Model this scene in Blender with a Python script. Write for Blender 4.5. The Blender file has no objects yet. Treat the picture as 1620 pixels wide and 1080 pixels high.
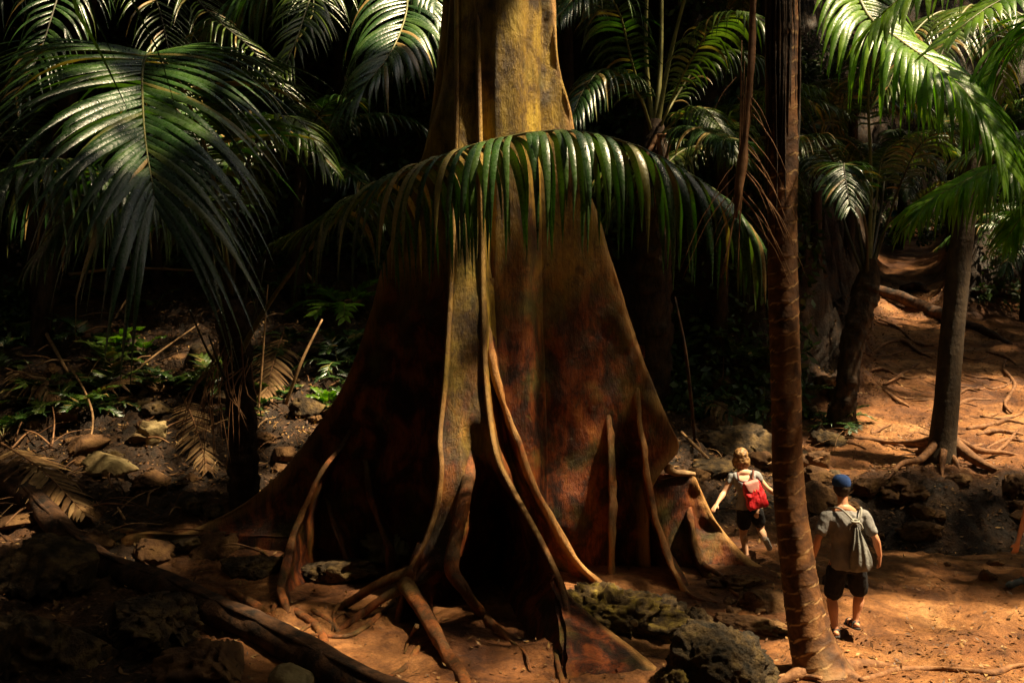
import bpy, bmesh, math, random
import numpy as np
from math import radians as R, sin, cos, pi, sqrt, exp
from mathutils import Vector, Matrix, Quaternion
rng = random.Random(7); nr = np.random.default_rng(11)
sc = bpy.context.scene
COL = sc.collection
# ---------------------------------------------------------------- camera, world, sun, exposure
PITCH = math.atan(110/1575.0)
CAMZ = 3.9
cam_d = bpy.data.cameras.new('camera'); cam = bpy.data.objects.new('camera', cam_d); COL.objects.link(cam)
cam.location = (0, 0, CAMZ); cam.rotation_euler = (pi/2 - PITCH, 0, 0)
cam_d.lens = 35.0; cam_d.sensor_width = 36.0; cam_d.clip_end = 400; cam_d.clip_start = .05
sc.camera = cam
SUN_EL, SUN_AZ = R(64), R(100)      # azimuth clockwise from +Y
SUN = np.array([sin(SUN_AZ)*cos(SUN_EL), cos(SUN_AZ)*cos(SUN_EL), sin(SUN_EL)])
w = bpy.data.worlds.new('World'); sc.world = w; w.use_nodes = True
nt = w.node_tree; bg = nt.nodes['Background']
sky = nt.nodes.new('ShaderNodeTexSky'); sky.sky_type = 'NISHITA'; sky.sun_disc = False
sky.sun_elevation = SUN_EL; sky.sun_rotation = SUN_AZ; sky.air_density = 1.0; sky.dust_density = 3.0; sky.ozone_density = .6
tn = nt.nodes.new('ShaderNodeMix'); tn.data_type = 'RGBA'; tn.blend_type = 'MULTIPLY'; tn.inputs[0].default_value = 1; tn.inputs[7].default_value = (1, .93, .78, 1)
nt.links.new(sky.outputs[0], tn.inputs[6]); nt.links.new(tn.outputs[2], bg.inputs[0]); bg.inputs[1].default_value = 0.055
sl = bpy.data.lights.new('sun', 'SUN'); sl.energy = 5.0; sl.angle = R(2.0); sl.color = (1, .79, .49)
so = bpy.data.objects.new('sun', sl); COL.objects.link(so)
so.rotation_euler = Vector(SUN).to_track_quat('Z', 'Y').to_euler(); so.location = (5, 0, 30)
sc.view_settings.view_transform = 'Standard'; sc.view_settings.look = 'None'; sc.view_settings.gamma = 1
sc.view_settings.exposure = 1.85
try:
    sc.cycles.max_bounces = 6; sc.cycles.diffuse_bounces = 3; sc.cycles.glossy_bounces = 2; sc.cycles.transmission_bounces = 3
    sc.cycles.sample_clamp_indirect = 4.0; sc.cycles.use_denoising = True
except Exception: pass

FW = np.array([0, cos(PITCH), -sin(PITCH)]); UP = np.array([0, sin(PITCH), cos(PITCH)]); RT = np.array([1., 0, 0])
def W(px, py, d):
    """a measured position: photo pixel and distance -> world metres"""
    return np.array([0, 0, CAMZ]) + d*(FW + (px-810)/1575*RT + (540-py)/1575*UP)
def WL(pts): return [W(*p) for p in pts]
# ---------------------------------------------------------------- numpy noise
_L = np.random.default_rng(3).random((64, 64, 64))
def vnoise(x, y, z=0.0):
    x, y, z = np.broadcast_arrays(np.asarray(x, float), np.asarray(y, float), np.asarray(z, float))
    xi, yi, zi = np.floor(x).astype(int), np.floor(y).astype(int), np.floor(z).astype(int)
    fx, fy, fz = x-xi, y-yi, z-zi
    fx, fy, fz = [f*f*(3-2*f) for f in (fx, fy, fz)]
    def L(a, b, c): return _L[(xi+a) & 63, (yi+b) & 63, (zi+c) & 63]
    r = 0
    for a in (0, 1):
        for b in (0, 1):
            for c in (0, 1):
                r = r + L(a, b, c)*(fx if a else 1-fx)*(fy if b else 1-fy)*(fz if c else 1-fz)
    return r*2-1
def fbm(x, y, z=0.0, o=4, s=1.0, g=.5):
    r = 0; a = 1
    for k in range(o):
        r = r + a*vnoise(np.asarray(x)*s+17.3*k, np.asarray(y)*s+5.1*k, np.asarray(z)*s+9.7*k); s *= 2.03; a *= g
    return r
def sstep(x, a, b):
    t = np.clip((np.asarray(x, float)-a)/(b-a), 0, 1); return t*t*(3-2*t)
def sp(x, k=.5): return k*np.logaddexp(0, np.asarray(x, float)/k)
# ---------------------------------------------------------------- mesh helpers
def link(o): COL.objects.link(o); return o
def tag(o, label=None, cat=None, group=None, kind=None):
    if label: o['label'] = label
    if cat: o['category'] = cat
    if group: o['group'] = group
    if kind: o['kind'] = kind
    return o
def mesh(name, V, F, mat=None, parent=None, smooth=True, attr=None):
    me = bpy.data.meshes.new(name)
    me.from_pydata([tuple(map(float, v)) for v in V], [], [tuple(int(i) for i in f) for f in F])
    if smooth: me.polygons.foreach_set('use_smooth', [True]*len(me.polygons))
    if attr is not None:
        a = me.attributes.new('rnd', 'FLOAT', 'POINT'); a.data.foreach_set('value', np.asarray(attr, np.float32))
    if mat:
        for m_ in (mat if isinstance(mat, (list, tuple)) else [mat]): me.materials.append(m_)
    me.update()
    o = bpy.data.objects.new(name, me); link(o)
    if parent: setp(o, parent)
    return o
def setp(o, parent):
    o.parent = parent
    o.matrix_parent_inverse = Matrix.Translation(parent.location).inverted() if parent.parent is None else Matrix.Identity(4)
def fmesh(name, V, F, mat=None, parent=None, smooth=True, attr=None):
    """fast numpy version, F all quads or all triangles"""
    V = np.asarray(V, np.float32); F = np.asarray(F, np.int32); k = F.shape[1]
    me = bpy.data.meshes.new(name); me.vertices.add(len(V)); me.vertices.foreach_set('co', V.ravel())
    me.loops.add(F.size); me.loops.foreach_set('vertex_index', F.ravel())
    me.polygons.add(len(F)); me.polygons.foreach_set('loop_start', np.arange(len(F))*k)
    try: me.polygons.foreach_set('loop_total', np.full(len(F), k))
    except Exception: pass
    me.polygons.foreach_set('use_smooth', np.full(len(F), smooth))
    if attr is not None:
        a = me.attributes.new('rnd', 'FLOAT', 'POINT'); a.data.foreach_set('value', np.asarray(attr, np.float32))
    if mat: me.materials.append(mat)
    me.update(calc_edges=True); me.validate()
    o = bpy.data.objects.new(name, me); link(o)
    if parent: setp(o, parent)
    return o
def empty(name, loc, label, cat, group=None):
    o = bpy.data.objects.new(name, None); link(o); o.location = tuple(map(float, loc)); o.empty_display_size = .2
    return tag(o, label, cat, group)
def spline(P, n):
    """Catmull-Rom resample, extra columns ride along"""
    P = np.asarray(P, float)
    Q = np.vstack([2*P[0]-P[1], P, 2*P[-1]-P[-2]])
    seg = np.linalg.norm(np.diff(P[:, :3], axis=0), axis=1); s = np.concatenate([[0], np.cumsum(seg)])
    out = []
    for u in np.linspace(0, s[-1], n):
        i = min(int(np.searchsorted(s, u, 'right')-1), len(seg)-1); t = (u-s[i])/max(seg[i], 1e-9)
        a, b, c, d = Q[i], Q[i+1], Q[i+2], Q[i+3]
        out.append(.5*((2*b)+(-a+c)*t+(2*a-5*b+4*c-d)*t*t+(-a+3*b-3*c+d)*t**3))
    return np.array(out)
def nrm(v): return v/(np.linalg.norm(v, axis=-1, keepdims=True)+1e-12)
def frames(P):
    T = nrm(np.gradient(P, axis=0)); U = []
    u = np.array([0, 0, 1.]) if abs(T[0][2]) < .9 else np.array([1., 0, 0])
    for t in T:
        u = u-np.dot(u, t)*t; u = u/np.linalg.norm(u); U.append(u)
    U = np.array(U); return T, U, np.cross(T, U)
def tube_geo(P, rad, k=10, cap=True, bump=0, seed=0, flat=1.0, base=0):
    P = np.asarray(P, float); n = len(P); rad = np.broadcast_to(rad, (n,))
    T, U, B = frames(P); th = np.linspace(0, 2*pi, k, endpoint=False)
    r = rad[:, None]*np.ones(k)
    if bump:
        r = r*(1+bump*fbm(P[:, :1]*1.3+np.cos(th)*.6+seed, P[:, 1:2]*1.3+np.sin(th)*.6, P[:, 2:3]*1.3, 3, 2.0))
    V = P[:, None]+U[:, None]*(np.cos(th)[:, None]*r[..., None])*flat+B[:, None]*(np.sin(th)[:, None]*r[..., None])
    V = V.reshape(-1, 3); F = []
    for i in range(n-1):
        for j in range(k):
            a, b = i*k+j, i*k+(j+1) % k; F.append((a, b, b+k, a+k))
    V = list(V)
    if cap:
        V += [P[0], P[-1]]; c0, c1 = n*k, n*k+1
        for j in range(k):
            F.append((c0, (j+1) % k, j)); F.append((c1, (n-1)*k+j, (n-1)*k+(j+1) % k))
    return V, [tuple(x+base for x in f) for f in F]
def tube(name, P, rad, mat, parent=None, k=10, bump=0, seed=0, n=None, flat=1.0):
    P = np.asarray(P, float)
    if n:
        A = spline(np.column_stack([P, np.broadcast_to(rad, (len(P),))]), n); P = A[:, :3]; rad = np.maximum(A[:, 3], .002)
    V, F = tube_geo(P, rad, k, True, bump, seed, flat)
    return mesh(name, V, F, mat, parent)
# ---------------------------------------------------------------- materials
def newmat(name):
    m = bpy.data.materials.new(name); m.use_nodes = True
    return m, m.node_tree, m.node_tree.nodes['Principled BSDF']
def nd(t, kind, **kw):
    n = t.nodes.new(kind)
    for k, v in kw.items():
        if k.startswith('i_'):
            key = k[2:]; n.inputs[int(key) if key.isdigit() else key].default_value = v
        else: setattr(n, k, v)
    return n
def mapped(t, scale, coord='Object'):
    tc = nd(t, 'ShaderNodeTexCoord'); mp = nd(t, 'ShaderNodeMapping'); mp.inputs['Scale'].default_value = scale
    t.links.new(tc.outputs[coord], mp.inputs[0]); return mp.outputs[0]
def ramp(t, fac, stops):
    r = nd(t, 'ShaderNodeValToRGB'); e = r.color_ramp.elements
    while len(e) < len(stops): e.new(.5)
    for q, (p, c) in zip(e, stops): q.position = p; q.color = (*c, 1)
    t.links.new(fac, r.inputs[0]); return r.outputs[0]
def noise(t, vec, scale, detail=6, rough=.55, dist=0):
    n = nd(t, 'ShaderNodeTexNoise'); n.inputs['Scale'].default_value = scale; n.inputs['Detail'].default_value = detail
    n.inputs['Roughness'].default_value = rough; n.inputs['Distortion'].default_value = dist
    t.links.new(vec, n.inputs['Vector']); return n.outputs['Fac']
def mixc(t, fac, a, b, mode='MIX'):
    m = nd(t, 'ShaderNodeMix', data_type='RGBA', blend_type=mode)
    for s, v in ((0, fac), (6, a), (7, b)):
        if isinstance(v, (int, float)): m.inputs[s].default_value = v
        elif isinstance(v, tuple): m.inputs[s].default_value = (*v, 1)
        else: t.links.new(v, m.inputs[s])
    return m.outputs[2]
def bumpn(t, h, dist, strength=1.0, normal=None):
    b = nd(t, 'ShaderNodeBump'); b.inputs['Distance'].default_value = dist; b.inputs['Strength'].default_value = strength
    t.links.new(h, b.inputs['Height'])
    if normal is not None: t.links.new(normal, b.inputs['Normal'])
    return b.outputs[0]
M = {}
def simple(name, stops, scale=(6, 6, 6), ns=3, rough=.8, bd=.01, spec=.3, det=6, coord='Object', dist=0):
    m, t, p = newmat(name); v = mapped(t, scale, coord)
    f = noise(t, v, ns, det, .6, dist); t.links.new(ramp(t, f, stops), p.inputs['Base Color'])
    p.inputs['Roughness'].default_value = rough; p.inputs['Specular IOR Level'].default_value = spec
    if bd: t.links.new(bumpn(t, noise(t, v, ns*2.5, 8, .65), bd), p.inputs['Normal'])
    M[name] = m; return m
def build_materials():
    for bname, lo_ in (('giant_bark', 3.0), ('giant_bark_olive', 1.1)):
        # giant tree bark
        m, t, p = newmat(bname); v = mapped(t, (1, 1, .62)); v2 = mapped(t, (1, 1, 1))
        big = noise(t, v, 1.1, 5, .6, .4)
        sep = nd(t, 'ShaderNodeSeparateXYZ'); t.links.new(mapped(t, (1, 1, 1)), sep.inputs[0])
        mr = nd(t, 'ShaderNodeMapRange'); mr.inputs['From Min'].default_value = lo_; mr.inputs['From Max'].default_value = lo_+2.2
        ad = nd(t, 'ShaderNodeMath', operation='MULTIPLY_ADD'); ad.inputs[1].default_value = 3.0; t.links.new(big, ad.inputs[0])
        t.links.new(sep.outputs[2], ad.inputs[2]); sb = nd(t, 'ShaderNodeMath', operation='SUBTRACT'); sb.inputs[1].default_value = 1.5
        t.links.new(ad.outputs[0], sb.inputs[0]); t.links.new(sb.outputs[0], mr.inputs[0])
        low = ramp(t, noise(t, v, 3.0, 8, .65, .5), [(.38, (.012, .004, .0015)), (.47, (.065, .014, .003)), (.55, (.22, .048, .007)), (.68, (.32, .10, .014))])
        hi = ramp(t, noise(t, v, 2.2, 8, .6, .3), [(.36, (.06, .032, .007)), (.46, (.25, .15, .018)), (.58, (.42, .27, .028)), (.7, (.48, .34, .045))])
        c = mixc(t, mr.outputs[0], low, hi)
        st = ramp(t, noise(t, mapped(t, (1, 1, .12)), 9, 6, .6), [(.42, (0, 0, 0)), (.62, (1, 1, 1))])
        c = mixc(t, .28, c, mixc(t, 1.0, c, st, 'MULTIPLY'))
        sp_ = ramp(t, noise(t, v, 3.6, 9, .75, .8), [(.53, (0, 0, 0)), (.60, (1, 1, 1))])
        c = mixc(t, mixc(t, 1.0, sp_, (.7, .7, .7), 'MULTIPLY'), c, (.06, .028, .009))
        moss = ramp(t, noise(t, v2, 1.7, 6, .6), [(.52, (0, 0, 0)), (.68, (.55, .55, .55))])
        c = mixc(t, moss, c, (.13, .115, .02))
        at = nd(t, 'ShaderNodeAttribute', attribute_name='rnd')       # paler ridge: partly rubbed bark, partly rim light painted in
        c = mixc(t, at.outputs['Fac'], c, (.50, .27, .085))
        cr = ramp(t, noise(t, mapped(t, (1, 1, .05)), 26, 7, .7, .5), [(.40, (.25, .2, .18)), (.50, (1, 1, 1))]); c = mixc(t, .4, c, mixc(t, 1.0, c, cr, 'MULTIPLY'))
        li = ramp(t, noise(t, mapped(t, (1, 1, 1)), 6, 9, .75, .4), [(.62, (0, 0, 0)), (.69, (.45, .45, .45))]); c = mixc(t, li, c, (.26, .20, .05))
        t.links.new(c, p.inputs['Base Color']); p.inputs['Roughness'].default_value = .55; p.inputs['Specular IOR Level'].default_value = .3
        n1 = bumpn(t, noise(t, v, 5, 10, .65, .4), .05, .9); n2 = bumpn(t, noise(t, mapped(t, (1, 1, .3)), 34, 8, .75), .03, .9, n1)
        t.links.new(n2, p.inputs['Normal']); M[bname] = m
    # palm bark: rings are modelled; colour mottled
    simple('palm_bark', [(.3, (.024, .009, .004)), (.46, (.075, .03, .010)), (.6, (.16, .066, .02)), (.75, (.26, .13, .042))], (1, 1, 1.0), 5, .7, .012, dist=.5)
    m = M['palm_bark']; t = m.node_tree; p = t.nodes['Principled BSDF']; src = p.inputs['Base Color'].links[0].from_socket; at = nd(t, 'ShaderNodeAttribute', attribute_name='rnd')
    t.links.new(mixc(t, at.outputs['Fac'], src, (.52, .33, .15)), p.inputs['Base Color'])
    simple('palm_bark_dark', [(.35, (.012, .007, .004)), (.6, (.05, .027, .013)), (.75, (.09, .05, .02))], (1, 1, .5), 9, .85, .03)
    simple('palm_bark_grey', [(.3, (.022, .013, .007)), (.6, (.055, .034, .017)), (.8, (.09, .058, .028))], (1, 1, .6), 8, .8, .02)
    # soil
    m, t, p = newmat('soil'); v = mapped(t, (1, 1, 1))
    f = noise(t, v, .55, 8, .62, .3); c = ramp(t, f, [(.3, (.14, .045, .012)), (.45, (.30, .115, .032)), (.57, (.46, .20, .062)), (.72, (.62, .34, .14))])
    wet = ramp(t, noise(t, v, 1.1, 9, .72, .8), [(.40, (.32, .27, .24)), (.52, (1, 1, 1))]); c = mixc(t, .78, c, mixc(t, 1.0, c, wet, 'MULTIPLY'))
    f2 = noise(t, v, 7, 8, .7); c = mixc(t, .65, c, mixc(t, 1.0, c, ramp(t, f2, [(.35, (.25, .2, .17)), (.6, (1, 1, 1))]), 'MULTIPLY'))
    sp2 = ramp(t, noise(t, v, 45, 3, .6), [(.64, (0, 0, 0)), (.72, (.7, .7, .7))]); c = mixc(t, sp2, c, (.06, .03, .015))
    at = nd(t, 'ShaderNodeAttribute', attribute_name='rnd')       # humus and rotten litter away from the trodden path
    hum = ramp(t, noise(t, v, 3.5, 8, .7), [(.35, (.012, .009, .005)), (.5, (.034, .016, .006)), (.65, (.075, .036, .011)), (.8, (.12, .065, .02))])
    c = mixc(t, at.outputs['Fac'], c, hum)
    t.links.new(c, p.inputs['Base Color']); p.inputs['Specular IOR Level'].default_value = .35
    t.links.new(ramp(t, noise(t, v, 1.3, 4), [(.35, (.5, .5, .5)), (.6, (.85, .85, .85))]), p.inputs['Roughness'])
    n1 = bumpn(t, noise(t, v, 3.2, 10, .72), .2, .9); n2 = bumpn(t, noise(t, v, 24, 6, .7), .05, 1.0, n1)
    t.links.new(n2, p.inputs['Normal']); M['soil'] = m
    # rock
    simple('karst', [(.32, (.012, .009, .005)), (.47, (.05, .032, .015)), (.58, (.12, .075, .03)), (.72, (.17, .12, .035))], (1, 1, 1), 5, .85, .05, det=10)
    simple('karst_dark', [(.35, (.008, .007, .004)), (.5, (.045, .028, .010)), (.62, (.10, .062, .02)), (.74, (.11, .085, .02))], (1, 1, 1), 6, .8, .14, det=10)
    simple('moss_rock', [(.34, (.012, .008, .004)), (.46, (.08, .05, .018)), (.56, (.16, .11, .025)), (.68, (.30, .22, .035))], (1, 1, 1), 6, .85, .06, det=12)
    simple('pale_rock', [(.3, (.08, .05, .02)), (.5, (.22, .16, .07)), (.7, (.33, .26, .12))], (1, 1, 1), 4, .85, .03)
    simple('brown_rock', [(.3, (.025, .011, .004)), (.5, (.09, .042, .014)), (.7, (.17, .09, .03))], (1, 1, 1), 4, .85, .04)
    simple('cliff_rock', [(.32, (.006, .005, .003)), (.46, (.035, .022, .01)), (.58, (.10, .065, .025)), (.72, (.20, .15, .06))], (1, 1, .7), 1.2, .9, .25, det=12)
    simple('log_bark', [(.38, (.010, .005, .002)), (.5, (.045, .02, .008)), (.68, (.10, .045, .018))], (1, 1, 1), 5, .8, .03)
    simple('root_bark', [(.3, (.06, .024, .01)), (.5, (.16, .07, .026)), (.7, (.28, .14, .06))], (1, 1, 1), 9, .75, .015)
    simple('dry_stick', [(.3, (.14, .075, .03)), (.6, (.34, .20, .09)), (.8, (.45, .30, .15))], (1, 1, 1), 8, .7, .01)
    simple('dead_frond', [(.3, (.10, .045, .02)), (.6, (.26, .13, .055)), (.8, (.38, .22, .10))], (1, 1, 1), 6, .7, .01)
    # leaves
    def leaf(name, c0, c1, c2, rough=.3, trans=.3, spec=.6, dead=.0):
        m, t, p = newmat(name); at = nd(t, 'ShaderNodeAttribute', attribute_name='rnd')
        c = ramp(t, at.outputs['Fac'], [(0, c0), (.5, c1), (.9, c2), (.97, (.30, .20, .07) if dead else c2)])
        f = noise(t, mapped(t, (1, 1, 1)), 7, 6, .6)
        c = mixc(t, .6, c, mixc(t, 1.0, c, ramp(t, f, [(.35, (.4, .4, .35)), (.65, (1.3, 1.25, 1.1))]), 'MULTIPLY'))
        t.links.new(c, p.inputs['Base Color'])
        t.links.new(ramp(t, noise(t, mapped(t, (1, 1, 1)), 30, 3), [(.35, (rough*.7,)*3), (.7, (min(1, rough*1.7),)*3)]), p.inputs['Roughness'])
        p.inputs['Specular IOR Level'].default_value = spec
        t.links.new(bumpn(t, noise(t, mapped(t, (1, 1, 1)), 38, 4), .006, .8), p.inputs['Normal'])
        tr = nd(t, 'ShaderNodeBsdfTranslucent'); t.links.new(mixc(t, 1.0, c, (1.5, 1.9, .5), 'MULTIPLY'), tr.inputs[0])
        ms = nd(t, 'ShaderNodeMixShader'); ms.inputs[0].default_value = trans
        out = t.nodes['Material Output']
        t.links.new(p.outputs[0], ms.inputs[1]); t.links.new(tr.outputs[0], ms.inputs[2]); t.links.new(ms.outputs[0], out.inputs[0])
        M[name] = m
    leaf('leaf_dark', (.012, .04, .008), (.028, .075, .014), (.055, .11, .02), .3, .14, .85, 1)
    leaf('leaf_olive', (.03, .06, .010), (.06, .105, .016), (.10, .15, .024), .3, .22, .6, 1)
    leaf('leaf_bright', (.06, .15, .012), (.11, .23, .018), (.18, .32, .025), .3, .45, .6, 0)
    leaf('canopy_leaf', (.02, .04, .01), (.035, .07, .015), (.06, .1, .02), .4, .12, .4, 0)
    leaf('litter', (.07, .03, .012), (.15, .07, .026), (.32, .19, .07), .6, .05, .3, 0)
    leaf('dead_leaf', (.10, .05, .02), (.20, .11, .045), (.32, .20, .09), .6, .15, .3, 0)
    simple('stalk', [(.3, (.07, .075, .02)), (.6, (.16, .15, .04)), (.8, (.26, .21, .07))], (1, 1, 1), 8, .5, .008, .5)
    simple('stalk_dark', [(.3, (.015, .015, .006)), (.6, (.04, .035, .012)), (.8, (.07, .06, .02))], (1, 1, 1), 8, .5, .008, .5)
    # people
    simple('skin', [(.3, (.46, .20, .105)), (.7, (.56, .27, .15))], (1, 1, 1), 8, .5, .003, .4)
    simple('skin_fair', [(.3, (.58, .32, .19)), (.7, (.68, .40, .25))], (1, 1, 1), 8, .5, .003, .4)
    simple('shirt_grey', [(.3, (.15, .145, .14)), (.7, (.22, .21, .20))], (1, 1, 1), 10, .9, .012, .15)
    simple('bag_grey', [(.3, (.11, .11, .10)), (.7, (.19, .185, .17))], (1, 1, 1), 12, .85, .015, .2)
    simple('cord_grey', [(.3, (.22, .21, .18)), (.7, (.32, .31, .27))], (1, 1, 1), 20, .85, 0, .2)
    simple('top_grey', [(.3, (.19, .19, .19)), (.7, (.28, .28, .28))], (1, 1, 1), 10, .9, .01, .15)
    simple('black_cloth', [(.3, (.006, .006, .007)), (.7, (.014, .013, .014))], (1, 1, 1), 10, .85, .01, .2)
    simple('cap_blue', [(.3, (.012, .035, .13)), (.7, (.03, .07, .21))], (1, 1, 1), 14, .85, .004, .2)
    simple('cap_pale', [(.3, (.6, .42, .34)), (.7, (.75, .6, .5))], (1, 1, 1), 14, .85, 0, .2)
    simple('shirt_blue', [(.3, (.03, .17, .30)), (.7, (.06, .26, .40))], (1, 1, 1), 10, .9, .01, .2)
    simple('hair_brown', [(.3, (.05, .022, .008)), (.5, (.20, .10, .03)), (.72, (.50, .30, .12))], (1, 1, 1), 22, .45, .01, .5)
    simple('hair_dark', [(.3, (.012, .008, .005)), (.7, (.04, .025, .014))], (1, 1, 1), 25, .6, .004, .3)
    simple('bag_red', [(.3, (.42, .008, .012)), (.7, (.60, .015, .022))], (1, 1, 1), 8, .5, .008, .4)
    simple('bag_flap', [(.3, (.42, .17, .14)), (.7, (.52, .23, .19))], (1, 1, 1), 8, .5, .006, .4)
    simple('strap_brown', [(.3, (.10, .03, .02)), (.7, (.16, .05, .03))], (1, 1, 1), 8, .6, 0, .3)
    simple('brass', [(.3, (.6, .4, .12)), (.7, (.7, .5, .2))], (1, 1, 1), 8, .35, 0, .6); M['brass'].node_tree.nodes['Principled BSDF'].inputs['Metallic'].default_value = 1
    simple('sandal', [(.3, (.012, .010, .010)), (.7, (.03, .025, .022))], (1, 1, 1), 14, .7, .003, .3)
    simple('shoe_white', [(.3, (.5, .48, .45)), (.7, (.65, .62, .58))], (1, 1, 1), 14, .7, .003, .3)
    simple('shoe_grey', [(.3, (.05, .06, .065)), (.7, (.12, .14, .14))], (1, 1, 1), 14, .6, .003, .3)
    m, t, p = newmat('water'); p.inputs['Base Color'].default_value = (.02, .012, .006, 1); p.inputs['Roughness'].default_value = .06
    t.links.new(bumpn(t, noise(t, mapped(t, (1, 1, 1)), 3, 3), .01, .3), p.inputs['Normal']); M['water'] = m
build_materials()
# ---------------------------------------------------------------- ground
TREE = W(782, 540, 13.5)[:2]     # axis of the giant tree
def cliff_in(x, y):
    x = np.asarray(x, float); y = np.asarray(y, float)
    yc = 21.5+3.5*(1-sstep(x, -4, 1.5))+.8*np.sin(x*.9)
    a = np.minimum(y-yc, (.372*y-.3-x)*1.2)
    b = np.minimum(y-31+.7*np.sin(x), x-.425*y)
    c = np.maximum(y-50, -y-6)  # far wall, and an unseen rise behind the camera added to cut fill light
    e = np.maximum(-x-14+.15*y, x-30)  # unseen side walls, added to cut fill light, the left one drawn closer
    return np.maximum(np.maximum(a, b), np.maximum(c, e))
def rough(x, y):
    fr = 1-sstep(y, 13.2, 14.6)
    left = (1-sstep(x, -3.2, -.8))*(1-fr)+(1-sstep(x, -5.6, -4.4))*fr
    trench = np.exp(-((y-15.6)/1.3)**2)*sstep(x, 3.6, 5.0)
    mid = sstep(y, 14.0, 15.5)*sstep(x, .6, 1.6)*(1-sstep(x, 4.4, 5.2))
    back = sstep(cliff_in(x, y), -1.5, .5)
    fore = (1-sstep(x+.45*(y-9.3), -3.4, -2.4))*(y < 13.5)*.9
    return np.clip(np.maximum.reduce([left, trench, mid, back, fore]), 0, 1)
def gz(x, y):
    x = np.asarray(x, float); y = np.asarray(y, float)
    wl = 1-sstep(x, -3.2, -1.0)
    zl = .36*sp(y-13.0, .4)
    zr = .16*sp(y-14.6, .8)
    z = wl*zl+(1-wl)*zr
    z = z-.72*np.exp(-((y-14.9-.12*np.sin(x*1.7))/.75)**2)*sstep(x, 4.9, 6.0)
    z = z+.12*np.exp(-((y-16.6)/.7)**2)*sstep(x, 3.6, 5.0)
    z = z+.15*(1-sstep(x, -3.5, -1.0))*(1-sstep(y, 9, 13))
    z = z+np.clip(2.3*(1-y/6.5), 0, 4)
    ci = cliff_in(x, y)
    z = z+np.minimum(1.55*sp(ci-.1, .35), 26+.2*ci)
    rg = rough(x, y)
    n1 = fbm(x, y, 0, 4, .9); n2 = np.abs(fbm(x, y, 3.3, 4, 2.6)); n3 = fbm(x, y, 7.7, 3, 9.0)
    z = z+n1*.05+(1-rg)*(fbm(x, y, 9.1, 4, 2.2)*.045-np.maximum(0, fbm(x, y, 12.1, 2, 3.3)-.25)*.06)+rg*(n1*.10+n2*.15-.07)+n3*(.012+.03*rg)
    ro = sstep(ci, 0, 1.5)*(1+0*x)
    z = z+ro*(fbm(x, y, 1.1, 5, .55)*1.6+np.abs(fbm(x, y, 5.1, 4, 1.7))*1.1)
    return z
def axis_grid(segs):
    out = []
    for a, b, s in segs: out += list(np.arange(a, b, s))
    return np.array(out+[segs[-1][1]])
gx = axis_grid([(-60, -20, 2.5), (-20, -9, .4), (-9, 10, .055), (10, 22, .16), (22, 60, 2.5)])
gy = axis_grid([(-20, 4, 2.0), (4, 8.8, .3), (8.8, 19, .055), (19, 32, .12), (32, 56, .3), (56, 110, 3)])
GX, GY = np.meshgrid(gx, gy); GZ = gz(GX, GY)
V = np.column_stack([GX.ravel(), GY.ravel(), GZ.ravel()]); nx = len(gx); idx = np.arange(GX.size).reshape(GX.shape)
F = np.column_stack([idx[:-1, :-1].ravel(), idx[:-1, 1:].ravel(), idx[1:, 1:].ravel(), idx[1:, :-1].ravel()])
hum = np.clip(rough(GX, GY)*1.0+.35*fbm(GX, GY, 2.2, 3, .7), 0, 1)
# the corridor of the path and the lit slope stay bare soil
hum = np.where(cliff_in(GX, GY) > .4, 1.0, hum)
hum = hum*np.where((GX > .37*GY-1.2) & (GY > 16.8) & (cliff_in(GX, GY) < .3), .35, 1.0)
ground = fmesh('ground', V, F, M['soil'], None, True, hum.ravel()); tag(ground, kind='structure')
def G(x, y, dz=0): return np.array([x, y, float(gz(x, y))+dz])
def ray_ground(px, py):
    """where the line of sight through a photo pixel meets the ground"""
    d = np.arange(5, 70, .05); P = np.array([0, 0, CAMZ])+d[:, None]*(FW+(px-810)/1575*RT+(540-py)/1575*UP)
    h = P[:, 2]-gz(P[:, 0], P[:, 1]); k = int(np.argmax(h < 0)) if (h < 0).any() else len(d)-1
    return P[k]
# ---------------------------------------------------------------- pool of water in the gully
pool = fmesh('puddle', [(5.0, 13.7, -.42), (10.5, 13.7, -.42), (10.5, 16.3, -.42), (5.0, 16.3, -.42)], [(0, 1, 2, 3)], M['water'], None, False)
tag(pool, kind='structure')
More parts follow.
